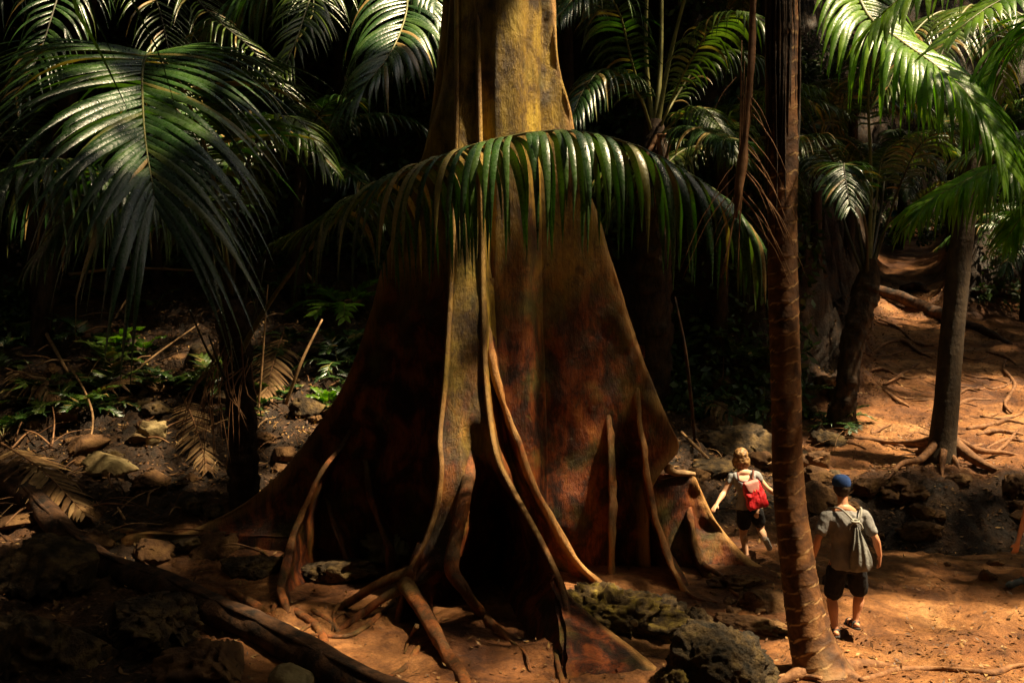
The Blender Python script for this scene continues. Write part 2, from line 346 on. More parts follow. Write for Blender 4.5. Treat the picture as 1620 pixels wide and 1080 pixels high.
# ---------------------------------------------------------------- unseen leaf layer overhead, added and shaped to shade the clearing
# gaps: (point the light reaches, radius of the gap, how open)
GAPS = [(W(250, 560, 16), 1.6, .2), (W(100, 640, 14), 1.0, .3), (W(460, 560, 16), 1.0, .4), (W(330, 470, 20), 1.6, .45), (W(1180, 640, 17), 1.2, .3), (W(1060, 120, 19), 2.0, .35), (W(750, 300, 11), 1.0, .5), (W(100, 60, 15), 1.5, .5), (W(600, 190, 14), 1.3, .9), (W(480, 960, 11), 1.6, .1), (W(260, 870, 13), 1.0, .25), (W(1500, 270, 17), 1.6, .6), (W(420, 60, 15), 1.5, .7), (W(1335, 830, 10.5), 1.3, 1.0), (W(1300, 1040, 9.7), 1.1, 1.0), (W(1540, 1040, 9.8), 2.0, 1.0), (W(1440, 950, 11.2), 1.1, .7),
        (W(1570, 615, 19.5), 2.3, 1.0), (W(1430, 620, 19.5), 1.4, .6), (W(1600, 540, 22), 1.8, .6), (W(1440, 440, 32), 3.0, .8), (W(1350, 490, 22), .8, .5),
        (W(1580, 120, 11), 2.3, 1.0), (W(1470, 30, 10.5), 1.4, .95), (W(1570, 300, 12), 1.3, .9), (W(1450, 260, 17), 1.5, .8),
        (W(610, 120, 14.5), 1.9, 1.0), (W(280, 200, 9.3), 1.5, .38), (W(120, 330, 9.6), .9, .3), (W(60, 400, 12), .8, .7), (W(300, 110, 10.5), .7, .5),
        (W(810, 110, 12.8), 1.6, 1.0), (W(750, 430, 12.2), .7, .35), (W(900, 260, 10.6), 1.7, .6), (W(1110, 300, 10.5), .6, .5),
        (W(1200, 728, 13.8), .55, .9), (W(1080, 780, 13.3), .8, .1), (W(1030, 930, 11.6), 1.3, .9), (W(1150, 970, 10.8), 1.2, .95), (W(870, 850, 11.0), .8, .5),
        (W(740, 1040, 9.9), 1.2, .4), (W(1060, 200, 21), 1.5, .5), (W(1300, 200, 21), .8, .3), (W(560, 480, 17), 1.1, .7), (W(180, 530, 16), .7, .4), (W(1390, 330, 40), 2.2, .6)]
def shade_canopy(n, zr, seed, xr, yr, size):
    g = np.random.default_rng(seed)
    P = np.column_stack([g.uniform(*xr, n), g.uniform(*yr, n), g.uniform(*zr, n)])
    P[:, 2] += np.clip(P[:, 1]-16, 0, 40)*.36
    keep = np.ones(n)
    for T, r, wgt in GAPS:
        d = P-T; al = d@SUN; dist = np.linalg.norm(d-al[:, None]*SUN, axis=1)
        keep = np.minimum(keep, np.where(al > 0, (1-wgt*np.exp(-(dist/(r*1.1))**4))**3, 1))
    P = P[g.random(n) < keep]; n = len(P)
    ex = []
    for T, r, m_ in ((W(400, 850, 13.5), 1.4, 900), (W(150, 1000, 10.5), 1.8, 1400), (W(1300, 80, 22), 1.6, 900), (W(1560, 200, 33), 3.0, 1800)):  # extra unseen leaf clumps, added to shade chosen spots
        c = T+SUN*((13.4-T[2])/SUN[2]); q = g.normal(size=(m_, 3))*[r, r, .5]*.6+c; q[:, 2] = np.clip(q[:, 2], 12.2+np.clip(q[:, 1]-16, 0, 40)*.3, 40); ex.append(q)
    E_ = np.vstack(ex); kp = np.ones(len(E_))
    for T, r, wgt in GAPS:
        d = E_-T; al = d@SUN; dist = np.linalg.norm(d-al[:, None]*SUN, axis=1)
        kp = np.minimum(kp, np.where(al > 0, 1-np.exp(-(dist/(r*1.0))**4), 1))
    P = np.vstack([P, E_[g.random(len(E_)) < kp]]); n = len(P)
    L = size*g.uniform(.6, 1.3, n); d = nrm(g.normal(size=(n, 3))*[1, 1, .35]); s = nrm(np.cross(d, nrm(g.normal(size=(n, 3))*[.4, .4, 1])))
    a = P-d*L[:, None]*.5; b = P+s*L[:, None]*.22; c = P+d*L[:, None]*.5; e = P-s*L[:, None]*.22
    b[:, 2] += .04; e[:, 2] += .04
    V = np.stack([a, b, c, e], 1).reshape(-1, 3); F = np.arange(4*n).reshape(n, 4)
    return fmesh('canopy', V, F, M['canopy_leaf'], None, False, np.repeat(g.random(n), 4))
tag(shade_canopy(150000, (11.5, 15.5), 5, (-16, 30), (-14, 48), .62), kind='stuff')
tag(shade_canopy(38000, (12.5, 15.5), 6, (-20, 34), (18, 62), .9), kind='stuff')
# ---------------------------------------------------------------- giant buttressed tree
AX = np.array([TREE[0], TREE[1]])
def buttress(name, ridge, th0=.055, th1=.30, inner=None, n=70, m=26, bow=0.0, par=None, label=None, edge=1.0, und=.05, seed=0, wide=None):
    """ridge: 3D polyline; a sheet runs from it inward (inner(z, point) -> xy) at the same height"""
    Rg = spline(np.asarray(ridge), n)
    u = np.linspace(0, 1, n); ln = np.concatenate([[0], np.cumsum(np.linalg.norm(np.diff(Rg, axis=0), axis=1))])
    Rg[:, :2] += .035*np.column_stack([fbm(ln*.9+seed, 3.3, 0, 4), fbm(ln*.9+seed, 8.1, 0, 4)])*np.clip(ln*1.5, 0, 1)[:, None]*min(1, ln[-1]/3)
    Rg = np.vstack([Rg, Rg[-1]-[0, 0, .3], Rg[-1]-[0, 0, .8]]); n += 2
    V = []; A = []; js = np.linspace(0, 1, m)**1.25
    for i, p in enumerate(Rg):
        q = AX if inner is None else np.asarray(inner(p[2], p))[:2]
        d = p[:2]-q; L = np.linalg.norm(d)+1e-6; e = d/L; s = np.array([-e[1], e[0]])
        r0 = th0*(wide(i/(n-1)) if wide else 1)*(1+.28*float(fbm(i*.23+seed, 2.2, 0, 3)))
        side = []
        for j in js:                       # j=0 at the ridge
            x = L*(1-j); th = r0*(.75+.25*cos(min(1, j*6)*pi)) + (th1-r0)*j**2.2
            th = max(th, r0*.55)
            off = bow*sin(pi*j)*min(1, L)
            side.append((x, off, th))
        loop = []; at = []
        for (x, off, th), j in zip(side[::-1], js[::-1]):
            c = q+e*(x-r0)+s*off; b = und*float(fbm(c[0]*1.1+seed, c[1]*1.1, p[2]*1.0, 4, 1.3))
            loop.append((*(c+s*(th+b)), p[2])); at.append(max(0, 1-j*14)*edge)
        for a in (60, 25, -25, -60):
            c = q+e*(L-r0)+s*side[0][1]
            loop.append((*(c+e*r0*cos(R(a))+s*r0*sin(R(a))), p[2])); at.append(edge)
        for (x, off, th), j in zip(side, js):
            c = q+e*(x-r0)+s*off; b = und*float(fbm(c[0]*1.1+seed, c[1]*1.1, p[2]*1.0, 4, 1.3))
            loop.append((*(c-s*(th-b)), p[2])); at.append(max(0, 1-j*14)*edge)
        V += loop; A += at
    k = 2*m+4; F = []
    for i in range(n-1):
        for j in range(k-1): a = i*k+j; F.append((a, a+k, a+k+1, a+1))
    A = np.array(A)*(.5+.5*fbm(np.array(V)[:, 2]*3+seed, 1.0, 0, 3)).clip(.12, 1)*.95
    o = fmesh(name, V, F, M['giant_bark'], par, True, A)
    if label: o['label'] = label
    return o
tree = empty('giant_tree', (AX[0], AX[1], 0), 'huge tropical tree with tall golden brown plank buttresses spreading over the clearing floor', 'tree')
def trunk_tube(name, P, rad, mat, par, k=64, und=.06, attr=0.0):
    P = np.asarray(P); n = len(P); th = np.linspace(0, 2*pi, k, endpoint=False); V = []
    for c, r in zip(P, rad):
        rr = r*(1+und*fbm(np.cos(th)*1.6, np.sin(th)*1.6, c[2]*.35, 3, 1.0)+.05*np.sin(th*5+c[2]*.2)+.025*np.sin(th*11+1))
        V += [(c[0]+a*cos(t), c[1]+a*sin(t), c[2]) for a, t in zip(rr, th)]
    F = [(i*k+j, i*k+(j+1) % k, (i+1)*k+(j+1) % k, (i+1)*k+j) for i in range(n-1) for j in range(k)]
    return fmesh(name, V, F, mat, par, True, np.zeros(len(V)))
zz = np.linspace(-.3, 17, 90); cx = AX[0]+.012*zz+.05*np.sin(zz*.5)
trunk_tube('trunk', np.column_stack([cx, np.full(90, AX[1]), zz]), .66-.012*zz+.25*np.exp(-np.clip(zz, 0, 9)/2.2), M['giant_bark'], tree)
def onfin(P0, P1):
    """inner function: foot on the vertical plane of another fin"""
    a, b = np.asarray(P0)[:2], np.asarray(P1)[:2]; e = (b-a)/np.linalg.norm(b-a)
    def f(z, p, fx=None):
        return a+e*max(.2, np.dot(p[:2]-a, e))
    return f
A_r = WL([(716, -160, 13.3), (706, 40, 13.3), (695, 140, 13.3), (672, 235, 13.3), (648, 320, 13.35), (622, 380, 13.4), (600, 440, 13.4), (585, 500, 13.45), (565, 560, 13.5), (542, 615, 13.5), (500, 680, 13.6), (442, 748, 13.65), (385, 795, 13.7), (330, 825, 13.7), (285, 843, 13.6), (225, 842, 13.6), (190, 850, 13.6)])
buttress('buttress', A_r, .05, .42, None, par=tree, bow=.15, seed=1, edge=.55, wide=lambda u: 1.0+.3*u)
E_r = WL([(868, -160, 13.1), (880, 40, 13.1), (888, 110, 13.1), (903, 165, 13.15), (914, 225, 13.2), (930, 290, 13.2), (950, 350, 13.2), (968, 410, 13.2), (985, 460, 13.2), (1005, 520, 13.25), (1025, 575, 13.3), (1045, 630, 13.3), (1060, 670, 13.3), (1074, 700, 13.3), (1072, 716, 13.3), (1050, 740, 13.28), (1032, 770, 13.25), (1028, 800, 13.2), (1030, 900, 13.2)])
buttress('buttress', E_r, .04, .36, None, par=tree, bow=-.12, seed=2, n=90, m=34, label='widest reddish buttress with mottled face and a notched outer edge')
F_r = WL([(1052, 757, 13.42), (1075, 752, 13.43), (1097, 752, 13.43), (1108, 772, 13.42), (1120, 796, 13.4), (1134, 822, 13.35), (1155, 850, 13.3), (1188, 884, 13.15), (1226, 903, 13.0), (1262, 912, 12.9)])
buttress('buttress', F_r, .05, .12, lambda z, p: W(1008, 540, 13.25), par=tree, seed=3, n=60, label='low broken buttress plank with flat snapped top beside the woman')
D_r = WL([(757, 440, 12.5), (762, 490, 12.45), (772, 540, 12.45), (784, 590, 12.45), (800, 645, 12.5), (820, 700, 12.52), (838, 745, 12.55), (852, 778, 12.58), (880, 822, 12.6), (918, 885, 12.6), (948, 913, 12.6), (962, 925, 12.58)])
buttress('buttress', D_r, .05, .3, lambda z, p: AX+np.array([.1, -.1]), par=tree, seed=4, label='slender reddish buttress curving down between the front column and the wide plank')
fin_in = onfin(W(800, 540, 13.45), W(1075, 540, 13.35))
buttress('buttress', WL([(961, 560, 13.5), (962, 640, 13.3), (966, 720, 13.1), (969, 800, 12.9), (971, 870, 12.82), (974, 925, 12.75)]), .04, .07, fin_in, wide=lambda u: min(1, .25+2.6*u), par=tree, seed=5, n=50, m=12, edge=.6, label='narrow upright rib standing on the wide buttress')
buttress('buttress', WL([(1005, 545, 13.48), (1012, 640, 13.2), (1020, 700, 12.98), (1031, 765, 12.82), (1036, 800, 12.7), (1047, 850, 12.5), (1060, 890, 12.35), (1086, 938, 12.15), (1100, 950, 12.1)]), .038, .07, fin_in, wide=lambda u: min(1, .25+2.6*u), par=tree, seed=6, n=60, m=16)
buttress('buttress', WL([(1092, 795, 13.5), (1094, 812, 13.25), (1098, 835, 13.1), (1104, 862, 13.0), (1118, 898, 12.85), (1124, 910, 12.8)]), .035, .08, onfin(W(1008, 540, 13.25), W(1130, 540, 13.4)), wide=lambda u: min(1, .25+2.6*u), par=tree, seed=7, n=30, m=10)
B_r = WL([(562, 660, 13.62), (548, 690, 13.42), (530, 715, 13.15), (505, 748, 12.9), (485, 790, 12.7), (466, 835, 12.4), (455, 870, 12.1), (443, 915, 11.8), (440, 945, 11.6), (452, 980, 11.45)])
buttress('buttress', B_r, .035, .07, onfin(W(800, 540, 13.45), W(450, 540, 13.65)), wide=lambda u: min(1, .25+2.6*u), par=tree, seed=8, n=50, m=16, edge=.35)
buttress('buttress', WL([(512, 780, 13.6), (520, 805, 13.2), (527, 830, 12.95), (540, 862, 12.8), (553, 895, 12.7)]), .03, .06, onfin(W(800, 540, 13.45), W(450, 540, 13.65)), wide=lambda u: min(1, .25+2.6*u), par=tree, seed=9, n=30, m=8, edge=.3)
buttress('buttress', WL([(578, 715, 13.6), (582, 745, 13.25), (588, 790, 13.05), (598, 830, 12.95), (612, 870, 12.8)]), .035, .06, onfin(W(800, 540, 13.45), W(450, 540, 13.65)), wide=lambda u: min(1, .25+2.6*u), par=tree, seed=10, n=30, m=8, edge=.3)
# two buttresses behind, going away from the camera
for a_, s_ in ((60, 11), (115, 12), (160, 13)):
    e_ = np.array([cos(R(a_)), sin(R(a_))])
    buttress('buttress', [np.array([*(AX+e_*r_), z_]) for r_, z_ in ((.6, 9), (.8, 7), (1.05, 5), (1.35, 3.4), (1.9, 1.9), (2.7, .9+.3*(a_ > 100)), (3.6, .4+.4*(a_ > 100)))], .06, .35, None, par=tree, seed=s_)
# broad front column between two ridges
CL = spline(WL([(716, -160, 12.85), (720, 40, 12.75), (720, 200, 12.7), (716, 350, 12.55), (710, 480, 12.3), (703, 600, 12.0), (694, 690, 11.8), (697, 740, 11.6), (690, 800, 11.5), (672, 855, 11.4), (648, 900, 11.3), (638, 930, 11.2), (632, 955, 11.1), (625, 1000, 11.0)]), 90)
CR = spline(WL([(752, -160, 12.8), (754, 40, 12.7), (758, 200, 12.65), (762, 350, 12.5), (764, 480, 12.2), (766, 560, 12.0), (772, 640, 11.8), (785, 720, 11.55), (806, 765, 11.4), (832, 812, 11.2), (856, 855, 11.05), (878, 900, 10.9), (893, 935, 10.75), (900, 985, 10.3), (905, 1035, 9.85), (908, 1085, 9.55)]), 90)
zt = min(CL[0][2], CR[0][2]); zs = np.linspace(zt, -.12, 110)
def atz(C, z): # ridges fall monotonically
    k = np.argsort(C[:, 2]); return np.array([np.interp(z, C[k, 2], C[k, i]) for i in range(2)])
V = []; A = []
for z in zs:
    l, r = atz(CL, z), atz(CR, z); wd = np.linalg.norm(r-l); dep = min(1.0, max(0, (wd-.62)/.45))
    q = AX; el = (l-q)/np.linalg.norm(l-q); er = (r-q)/np.linalg.norm(r-q)
    sl_, sr_ = np.array([el[1], -el[0]]), np.array([er[1], -er[0]])    # to the left / right of each fin
    if sl_[0] > 0: sl_ = -sl_
    if sr_[0] < 0: sr_ = -sr_
    rr = .045; pts = []; at = []
    tl = .07; 
    for j in np.linspace(1, 0, 16): pts.append(q+(l-el*rr-q)*(1-j)+sl_*(.25*j**2+.0)); at.append(max(0, 1-j*10))
    for a in (60, 0, -60): pts.append(l-el*rr+el*rr*cos(R(a))+sl_*rr*sin(R(a))); at.append(1)
    for j in np.linspace(0, 1, 22):
        j0 = np.interp(z, [.25, .55, 1.0, 1.8], [0, .27, .27, .45]); jj = max(0, (j-j0)/(1-j0)); s = sin(pi*min(1, jj))**.6 if jj > 0 else 0.0
        mid = l*(1-j)+r*j
        into = (q-mid); into = into/np.linalg.norm(into)
        flo = .02*s*min(1, wd)+dep*s*min(2.2, .9*wd+.25)
        if j in (0., 1.): flo = .02
        pts.append(mid+into*(flo+.05)); at.append(max(0, 1-min(j, 1-j)*22)*.7)
    for a in (60, 0, -60): pts.append(r-er*rr+er*rr*cos(R(a))-sr_*rr*sin(R(a))); at.append(1)
    for j in np.linspace(0, 1, 16): pts.append(q+(r-er*rr-q)*(1-j)+sr_*(.25*j**2)); at.append(max(0, 1-j*10))
    for p_, a_ in zip(pts, at):
        b = .05*float(fbm(p_[0]*1.4, p_[1]*1.4, z*.9, 4, 1.3))*(1-a_)
        V.append((p_[0]+b, p_[1]-b, z)); A.append(a_)
k = len(pts); F = [(i*k+j, (i+1)*k+j, (i+1)*k+j+1, i*k+j+1) for i in range(len(zs)-1) for j in range(k-1)]
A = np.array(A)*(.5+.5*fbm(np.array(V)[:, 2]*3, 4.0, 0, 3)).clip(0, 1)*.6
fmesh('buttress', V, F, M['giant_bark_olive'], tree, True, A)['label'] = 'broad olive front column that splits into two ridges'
buttress('buttress', WL([(878, 905, 10.95), (893, 930, 10.8), (915, 955, 10.65), (950, 985, 10.4), (985, 1012, 10.15), (1015, 1035, 9.95), (1040, 1056, 9.82)]), .04, .12, lambda z, p: atz(CR, min(z, p[2]))+(AX-atz(CR, min(z, p[2])))*.02+np.array([-.03, 0]), par=tree, seed=14, n=40, m=14, edge=.9)
def root(pts, rad, n=40, bump=.28, label=None, k=12, par=tree, mat='giant_bark', name='root', sink=None, sheet=0):
    A_ = spline(np.column_stack([np.array(pts), rad]), n)
    V, F = tube_geo(A_[:, :3], A_[:, 3], k, True, bump, rng.random()*9)
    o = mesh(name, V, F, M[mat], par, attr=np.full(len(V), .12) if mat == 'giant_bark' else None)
    if label: o['label'] = label
    return o
def gp(px, py, dz=.02): p = ray_ground(px, py); p[2] += dz; return p
root([W(750, 690, 12.0), W(744, 738, 11.75), W(735, 790, 11.35), W(722, 850, 11.2), W(714, 900, 11.05), W(735, 935, 10.9), gp(765, 975), gp(792, 1003), gp(808, 1014, -.02)], [.06, .06, .075, .075, .08, .07, .06, .05, .03], 50)
root([W(642, 925, 11.2), W(660, 950, 10.9), W(680, 985, 10.5), W(705, 1030, 10.0), gp(728, 1070), gp(742, 1100)], [.11, .09, .08, .07, .07, .05], 40)
buttress('buttress', WL([(668, 860, 11.4), (648, 925, 11.2), (662, 955, 10.9), (690, 1000, 10.4), (715, 1045, 9.95), (735, 1085, 9.6)]), .05, .09, lambda z, p: W(672, 540, 11.6), par=tree, seed=15, n=36, m=12, edge=.5)
root([W(655, 905, 11.3), W(620, 915, 11.35), W(580, 935, 11.4), W(540, 958, 11.45), W(505, 968, 11.5), gp(490, 975)], [.08, .06, .05, .05, .045, .03], 40)
root([W(640, 930, 11.2), W(608, 945, 11.15), W(575, 968, 11.1), gp(545, 992), gp(525, 1003, -.02)], [.08, .055, .045, .04, .02], 34)
root([W(448, 955, 11.55), W(455, 965, 11.5), gp(472, 972), gp(492, 985), gp(505, 1000), gp(520, 1030), gp(560, 1055), gp(600, 1072)], [.06, .05, .05, .045, .05, .05, .04, .02], 50)
root([W(444, 935, 11.6), gp(452, 960), gp(456, 975, -.02)], [.05, .04, .02], 20)
root([gp(495, 968), gp(520, 985), gp(530, 990, -.02)], [.03, .025, .01], 14)
root([W(536, 955, 11.4), gp(528, 975), gp(531, 1000)], [.025, .02, .012], 14)
root([W(660, 990, 10.5), gp(650, 1010), gp(640, 1035)], [.03, .02, .01], 14)
root([gp(868, 1000), gp(880, 1040), gp(890, 1085)], [.02, .03, .03], 14)
root([gp(360, 935), gp(410, 965), gp(445, 1000), gp(480, 1020), gp(520, 1050), gp(545, 1085)], [.03, .05, .05, .045, .05, .04], 40)
root([W(1110, 892, 12.85), gp(1140, 912), gp(1165, 928), gp(1190, 940)], [.04, .035, .03, .015], 24)
root([gp(200, 848), gp(240, 852), gp(290, 852, .0)], [.03, .06, .08], 20)
# snapped knob on the broken plank and a carved ring
root([W(1100, 750, 13.43), W(1085, 749, 13.42), W(1068, 748, 13.4), W(1058, 742, 13.38), W(1060, 734, 13.38)], [.03, .045, .05, .065, .05], 24, name='knob', label='pale snapped wooden knob', mat='dry_stick')
for pp, rr in (([(438, 950), (430, 985), (455, 1015), (500, 1045), (560, 1062), (620, 1079)], .035), ([(505, 985), (478, 1000), (470, 1020), (485, 1045)], .025), ([(640, 945), (600, 975), (560, 1005), (520, 1010), (480, 1003)], .03),
        ([(690, 1010), (660, 1030), (640, 1060), (600, 1079)], .03), ([(560, 985), (545, 972), (530, 980), (525, 1000)], .018), ([(235, 848), (200, 842), (160, 850), (120, 846)], .04), ([(800, 1010), (830, 1035), (840, 1065)], .015),
        ([(330, 850), (360, 870), (400, 868), (430, 885)], .03), ([(960, 922), (985, 935), (1010, 948)], .02), ([(1085, 938), (1105, 950), (1135, 955)], .025), ([(1130, 915), (1170, 945), (1205, 950)], .02)):
    root([gp(a_, b_, .02) for a_, b_ in pp], [rr*.6]+[rr]*(len(pp)-2)+[rr*.3], 34)
# ---------------------------------------------------------------- palms
def frond_geo(path, n=46, L=1.2, w=.07, t0=.12, ang=(75, 30), droop=1.6, lift=.15, seed=0, Lprof=None, segs=9, r0=.03, sides=(1, -1), ragged=.25, vfold=.35, upv=(0, 0, 1), missing=.0):
    g = random.Random(seed)
    P = spline(np.asarray(path), 60); T = nrm(np.gradient(P, axis=0)); V = []; F = []; A = []
    up = np.asarray(upv, float)
    for i in range(n):
        t = t0+(1-t0)*(i+.5)/n
        for s in sides:
            if g.random() < missing: continue
            tt = min(.999, max(0, t+g.uniform(-.3, .3)/n)); k = tt*59; a = int(k); f = k-a; b = min(59, a+1)
            p = P[a]*(1-f)+P[b]*f; Tn = T[a]*(1-f)+T[b]*f; Tn = Tn/np.linalg.norm(Tn)
            S = np.cross(Tn, up); S = S/(np.linalg.norm(S)+1e-6); N = np.cross(S, Tn)
            u = (t-t0)/(1-t0); an = R(ang[0]+(ang[1]-ang[0])*u**1.3+g.uniform(-5, 5))
            ll = L*(Lprof(u) if Lprof else (min(1, .45+1.9*u) * (1-.62*max(0, (u-.45)/.55)**1.6)))*g.uniform(.88, 1.08)
            if g.random() < ragged*.5: ll *= g.uniform(.6, .9)
            d = cos(an)*Tn+sin(an)*S*s+(lift+g.uniform(-.06, .06))*N; d = d/np.linalg.norm(d)
            dr = droop*g.uniform(.75, 1.3); wd = w*g.uniform(.8, 1.15)*(.55+.45*min(1, ll/L*1.3)); c = p.copy(); st = ll/segs; rn = g.random(); base = len(V)
            kink = g.random() < ragged; kk = g.randint(3, segs-2); tw = g.uniform(-.25, .25)
            for q in range(segs+1):
                x = q/segs; prof = min(1, .35+x*5)*(1-max(0, (x-.35)/.65)**1.7)
                if q == segs: prof = .04
                wv = Tn-np.dot(Tn, d)*d; wv = wv/(np.linalg.norm(wv)+1e-6)
                nv = np.cross(d, wv); nv = nv*(1 if nv[2] > 0 else -1)
                wv = wv*cos(tw*x)+nv*sin(tw*x)
                h = wd*.5*prof
                V += [c-wv*h-nv*h*vfold, c+nv*h*.1, c+wv*h-nv*h*vfold]; A += [rn]*3
                d = d+np.array([0, 0, -1.])*dr*st*(.35+x*1.5)
                if kink and q == kk: d = d+np.array([g.uniform(-.2, .2), g.uniform(-.2, .2), -.7])
                d = d/np.linalg.norm(d); c = c+d*st
            for q in range(segs):
                o = base+q*3; F += [(o, o+1, o+4, o+3), (o+1, o+2, o+5, o+4)]
    return P, np.array(V), np.array(F), np.array(A)
def frond(parent, path, mat='leaf_dark', stalk='stalk', r0=.03, label=None, **kw):
    P, V, F, A = frond_geo(path, r0=r0, **kw)
    o = fmesh('frond', V, F, M[mat], parent, True, A)
    if label: o['label'] = label
    n = len(P); r = np.interp(np.linspace(0, 1, n), [0, .15, 1], [r0*1.5, r0, r0*.18])
    Vt, Ft = tube_geo(P[::2], r[::2], 6); st = mesh('stalk', Vt, Ft, M[stalk], None); st.parent = o
    return o
def ptrunk(parent, pts, rad, mat, rings=.14, amp=.05, n=160, k=28, boots=False, tilt=.0, name='trunk'):
    A_ = spline(np.column_stack([np.array(pts), rad]), n); P, r = A_[:, :3], A_[:, 3]
    ln = np.concatenate([[0], np.cumsum(np.linalg.norm(np.diff(P, axis=0), axis=1))]); T, U, B = frames(P); th = np.linspace(0, 2*pi, k, endpoint=False)
    V = []; at = []
    for i in range(n):
        s = ln[i]+tilt*np.cos(th)+.04*fbm(np.cos(th)*1.5, np.sin(th)*1.5, ln[i]*2, 3)
        ph = (s/rings+.35*fbm(ln[i]*1.1, .5, 0, 2)) % 1.0
        pro = 1+amp*(np.where(ph < .8, ph/.8*.35, 1-(ph-.8)/.2*1.0)-.3)+.035*fbm(np.cos(th)*1.5+3, np.sin(th)*1.5, ln[i]*2.2, 4)
        if boots: pro = pro+.22*np.maximum(0, vnoise(th*2.2+int(i/4)*1.7, int(i/4), 0))
        rr = r[i]*pro; at.append((np.where(ph > .90, .8, 0.)+.45*float(np.clip((r[i]-.22)/.1, 0, 1))*(parent.name == 'coconut_palm'))*np.clip(.6+fbm(np.cos(th)*2, np.sin(th)*2, ln[i]*3, 2), 0, 1))  # pale rings; coconut palm foot also paled, sunlight painted into its bark
        V.append(P[i]+U[i]*(np.cos(th)*rr)[:, None]+B[i]*(np.sin(th)*rr)[:, None])
    V = np.concatenate(V); F = [(i*k+j, i*k+(j+1) % k, (i+1)*k+(j+1) % k, (i+1)*k+j) for i in range(n-1) for j in range(k)]
    return fmesh(name, V, F, M[mat], parent, True, np.concatenate(at))
def ub(px, py, d, **k): return W(px, py, d)
# --- coconut palm in front, right of the tree
cp = empty('coconut_palm', G(2.95, 9.8), 'tall ringed palm trunk rising past the walking man, its flared foot in bright light', 'palm tree')
n_ = 900
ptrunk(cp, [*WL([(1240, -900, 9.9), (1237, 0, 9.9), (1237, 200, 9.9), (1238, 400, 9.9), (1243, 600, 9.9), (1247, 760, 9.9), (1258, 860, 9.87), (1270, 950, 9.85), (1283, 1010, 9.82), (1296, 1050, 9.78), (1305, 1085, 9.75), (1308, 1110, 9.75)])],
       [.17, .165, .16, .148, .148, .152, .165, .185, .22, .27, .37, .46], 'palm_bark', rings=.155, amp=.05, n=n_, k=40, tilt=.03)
for k_ in range(16):
    a_ = random.Random(k_+500); x_ = 1212+k_*3.4+a_.uniform(-2, 2); e_ = a_.uniform(120, 430); q_ = 9.9-.155*sqrt(max(.05, 1-((x_-1238)/27.)**2))
    tube('leaf_sheath', [W(x_, -120, q_), W(x_+a_.uniform(-3, 3), e_*.3, q_), W(x_+a_.uniform(-3, 3), e_*.7, q_+.01), W(x_+a_.uniform(-2, 2), e_, q_+.03)], [.022, .026, .02, .004], M['palm_bark_dark'], cp, n=26, bump=.6, k=7, flat=.6)
for sgn, (ex, ey) in enumerate([(1375, 1085), (1420, 1050), (1225, 1090)]):
    e_ = ray_ground(ex, min(ey, 1079)) ; s_ = W(1305, 1070, 9.75)
    tube('root', [s_+[0, 0, .05], (s_+e_)/2+[0, 0, .05], e_+[0, 0, -.03]], [.14, .08, .02], M['root_bark'], cp, n=14, bump=.2)
for k_, (x_, y_) in enumerate([(1290, -1000), (1400, -1000), (1240, -1100)]):
    b_ = W(1240, -890, 9.9); e_ = W(x_*1.0+(x_-1238)*6, y_+60, 9.9+(-1)**k_*1.6)
    frond(cp, [b_, b_*.6+e_*.4+[0, 0, 1.3], b_*.2+e_*.8+[0, 0, 1.4], e_+[0, 0, .6]], 'leaf_dark', 'stalk', L=1.0, n=36, seed=60+k_)
# hanging dead frond beside the trunk
df = tube('dead_frond', WL([(1192, -60, 9.75), (1191, 40, 9.75), (1186, 130, 9.72), (1178, 220, 9.7), (1170, 300, 9.68), (1164, 345, 9.67)]), [.035, .03, .04, .045, .05, .012], M['dead_frond'], None, k=8, n=60, bump=.35)
tag(df, 'brown dead palm stem hanging straight down left of the ringed trunk', 'dead frond')
for k_ in range(22):
    a_ = random.Random(k_+3); x0 = 1176-a_.uniform(-8, 12); y0 = a_.uniform(120, 345); s_ = 1 if a_.random() < .72 else -1
    ln_ = a_.uniform(40, 120)
    tube('dry_leaflet', [W(x0, y0, 9.7), W(x0+s_*ln_*.45, y0+ln_*.55, 9.65), W(x0+s_*ln_*.8, y0+ln_*1.35, 9.6)], [.006, .004, .0015], M['dead_frond'], df, k=4, n=7)
for k_ in range(10):
    a_ = random.Random(k_+33); x0 = 1184-a_.uniform(0, 16)
    tube('fibre', [W(x0, a_.uniform(60, 220), 9.68), W(x0-6, 290, 9.66), W(x0-a_.uniform(5, 40), a_.uniform(330, 450), 9.64)], [.004, .006, .0015], M['dead_frond'], df, k=4, n=9)
# --- left dark palm
lp = empty('understory_palm', G(*W(385, 770, 14.4)[:2]), 'dark leaning palm left of the giant tree with a huge arching fan of leaflets', 'palm tree')
base = G(*W(385, 770, 14.4)[:2], -.15)
ptrunk(lp, [base, W(385, 700, 14.3), W(378, 600, 14.2), W(370, 520, 14.1), W(366, 470, 14.0)], [.22, .2, .19, .22, .14], 'palm_bark_dark', rings=.16, amp=.12, boots=True, n=120)
hero = WL([(372, 575, 14.1), (410, 505, 13.6), (466, 423, 12.9), (545, 335, 11.9), (620, 284, 11.3), (700, 247, 10.9), (800, 217, 10.6), (900, 207, 10.5), (1000, 228, 10.4), (1080, 268, 10.4), (1150, 318, 10.4), (1205, 392, 10.5)])
frond(lp, hero, 'leaf_dark', 'stalk', n=60, L=1.62, w=.08, t0=.36, ang=(105, 38), droop=3.2, lift=.05, missing=.06, seed=4, Lprof=lambda u: min(1, .85+.5*u)*(1-.55*max(0, (u-.72)/.28)**1.4), r0=.03, ragged=.5, segs=14, label='long arching frond hanging its leaflets across the front of the big trunk')
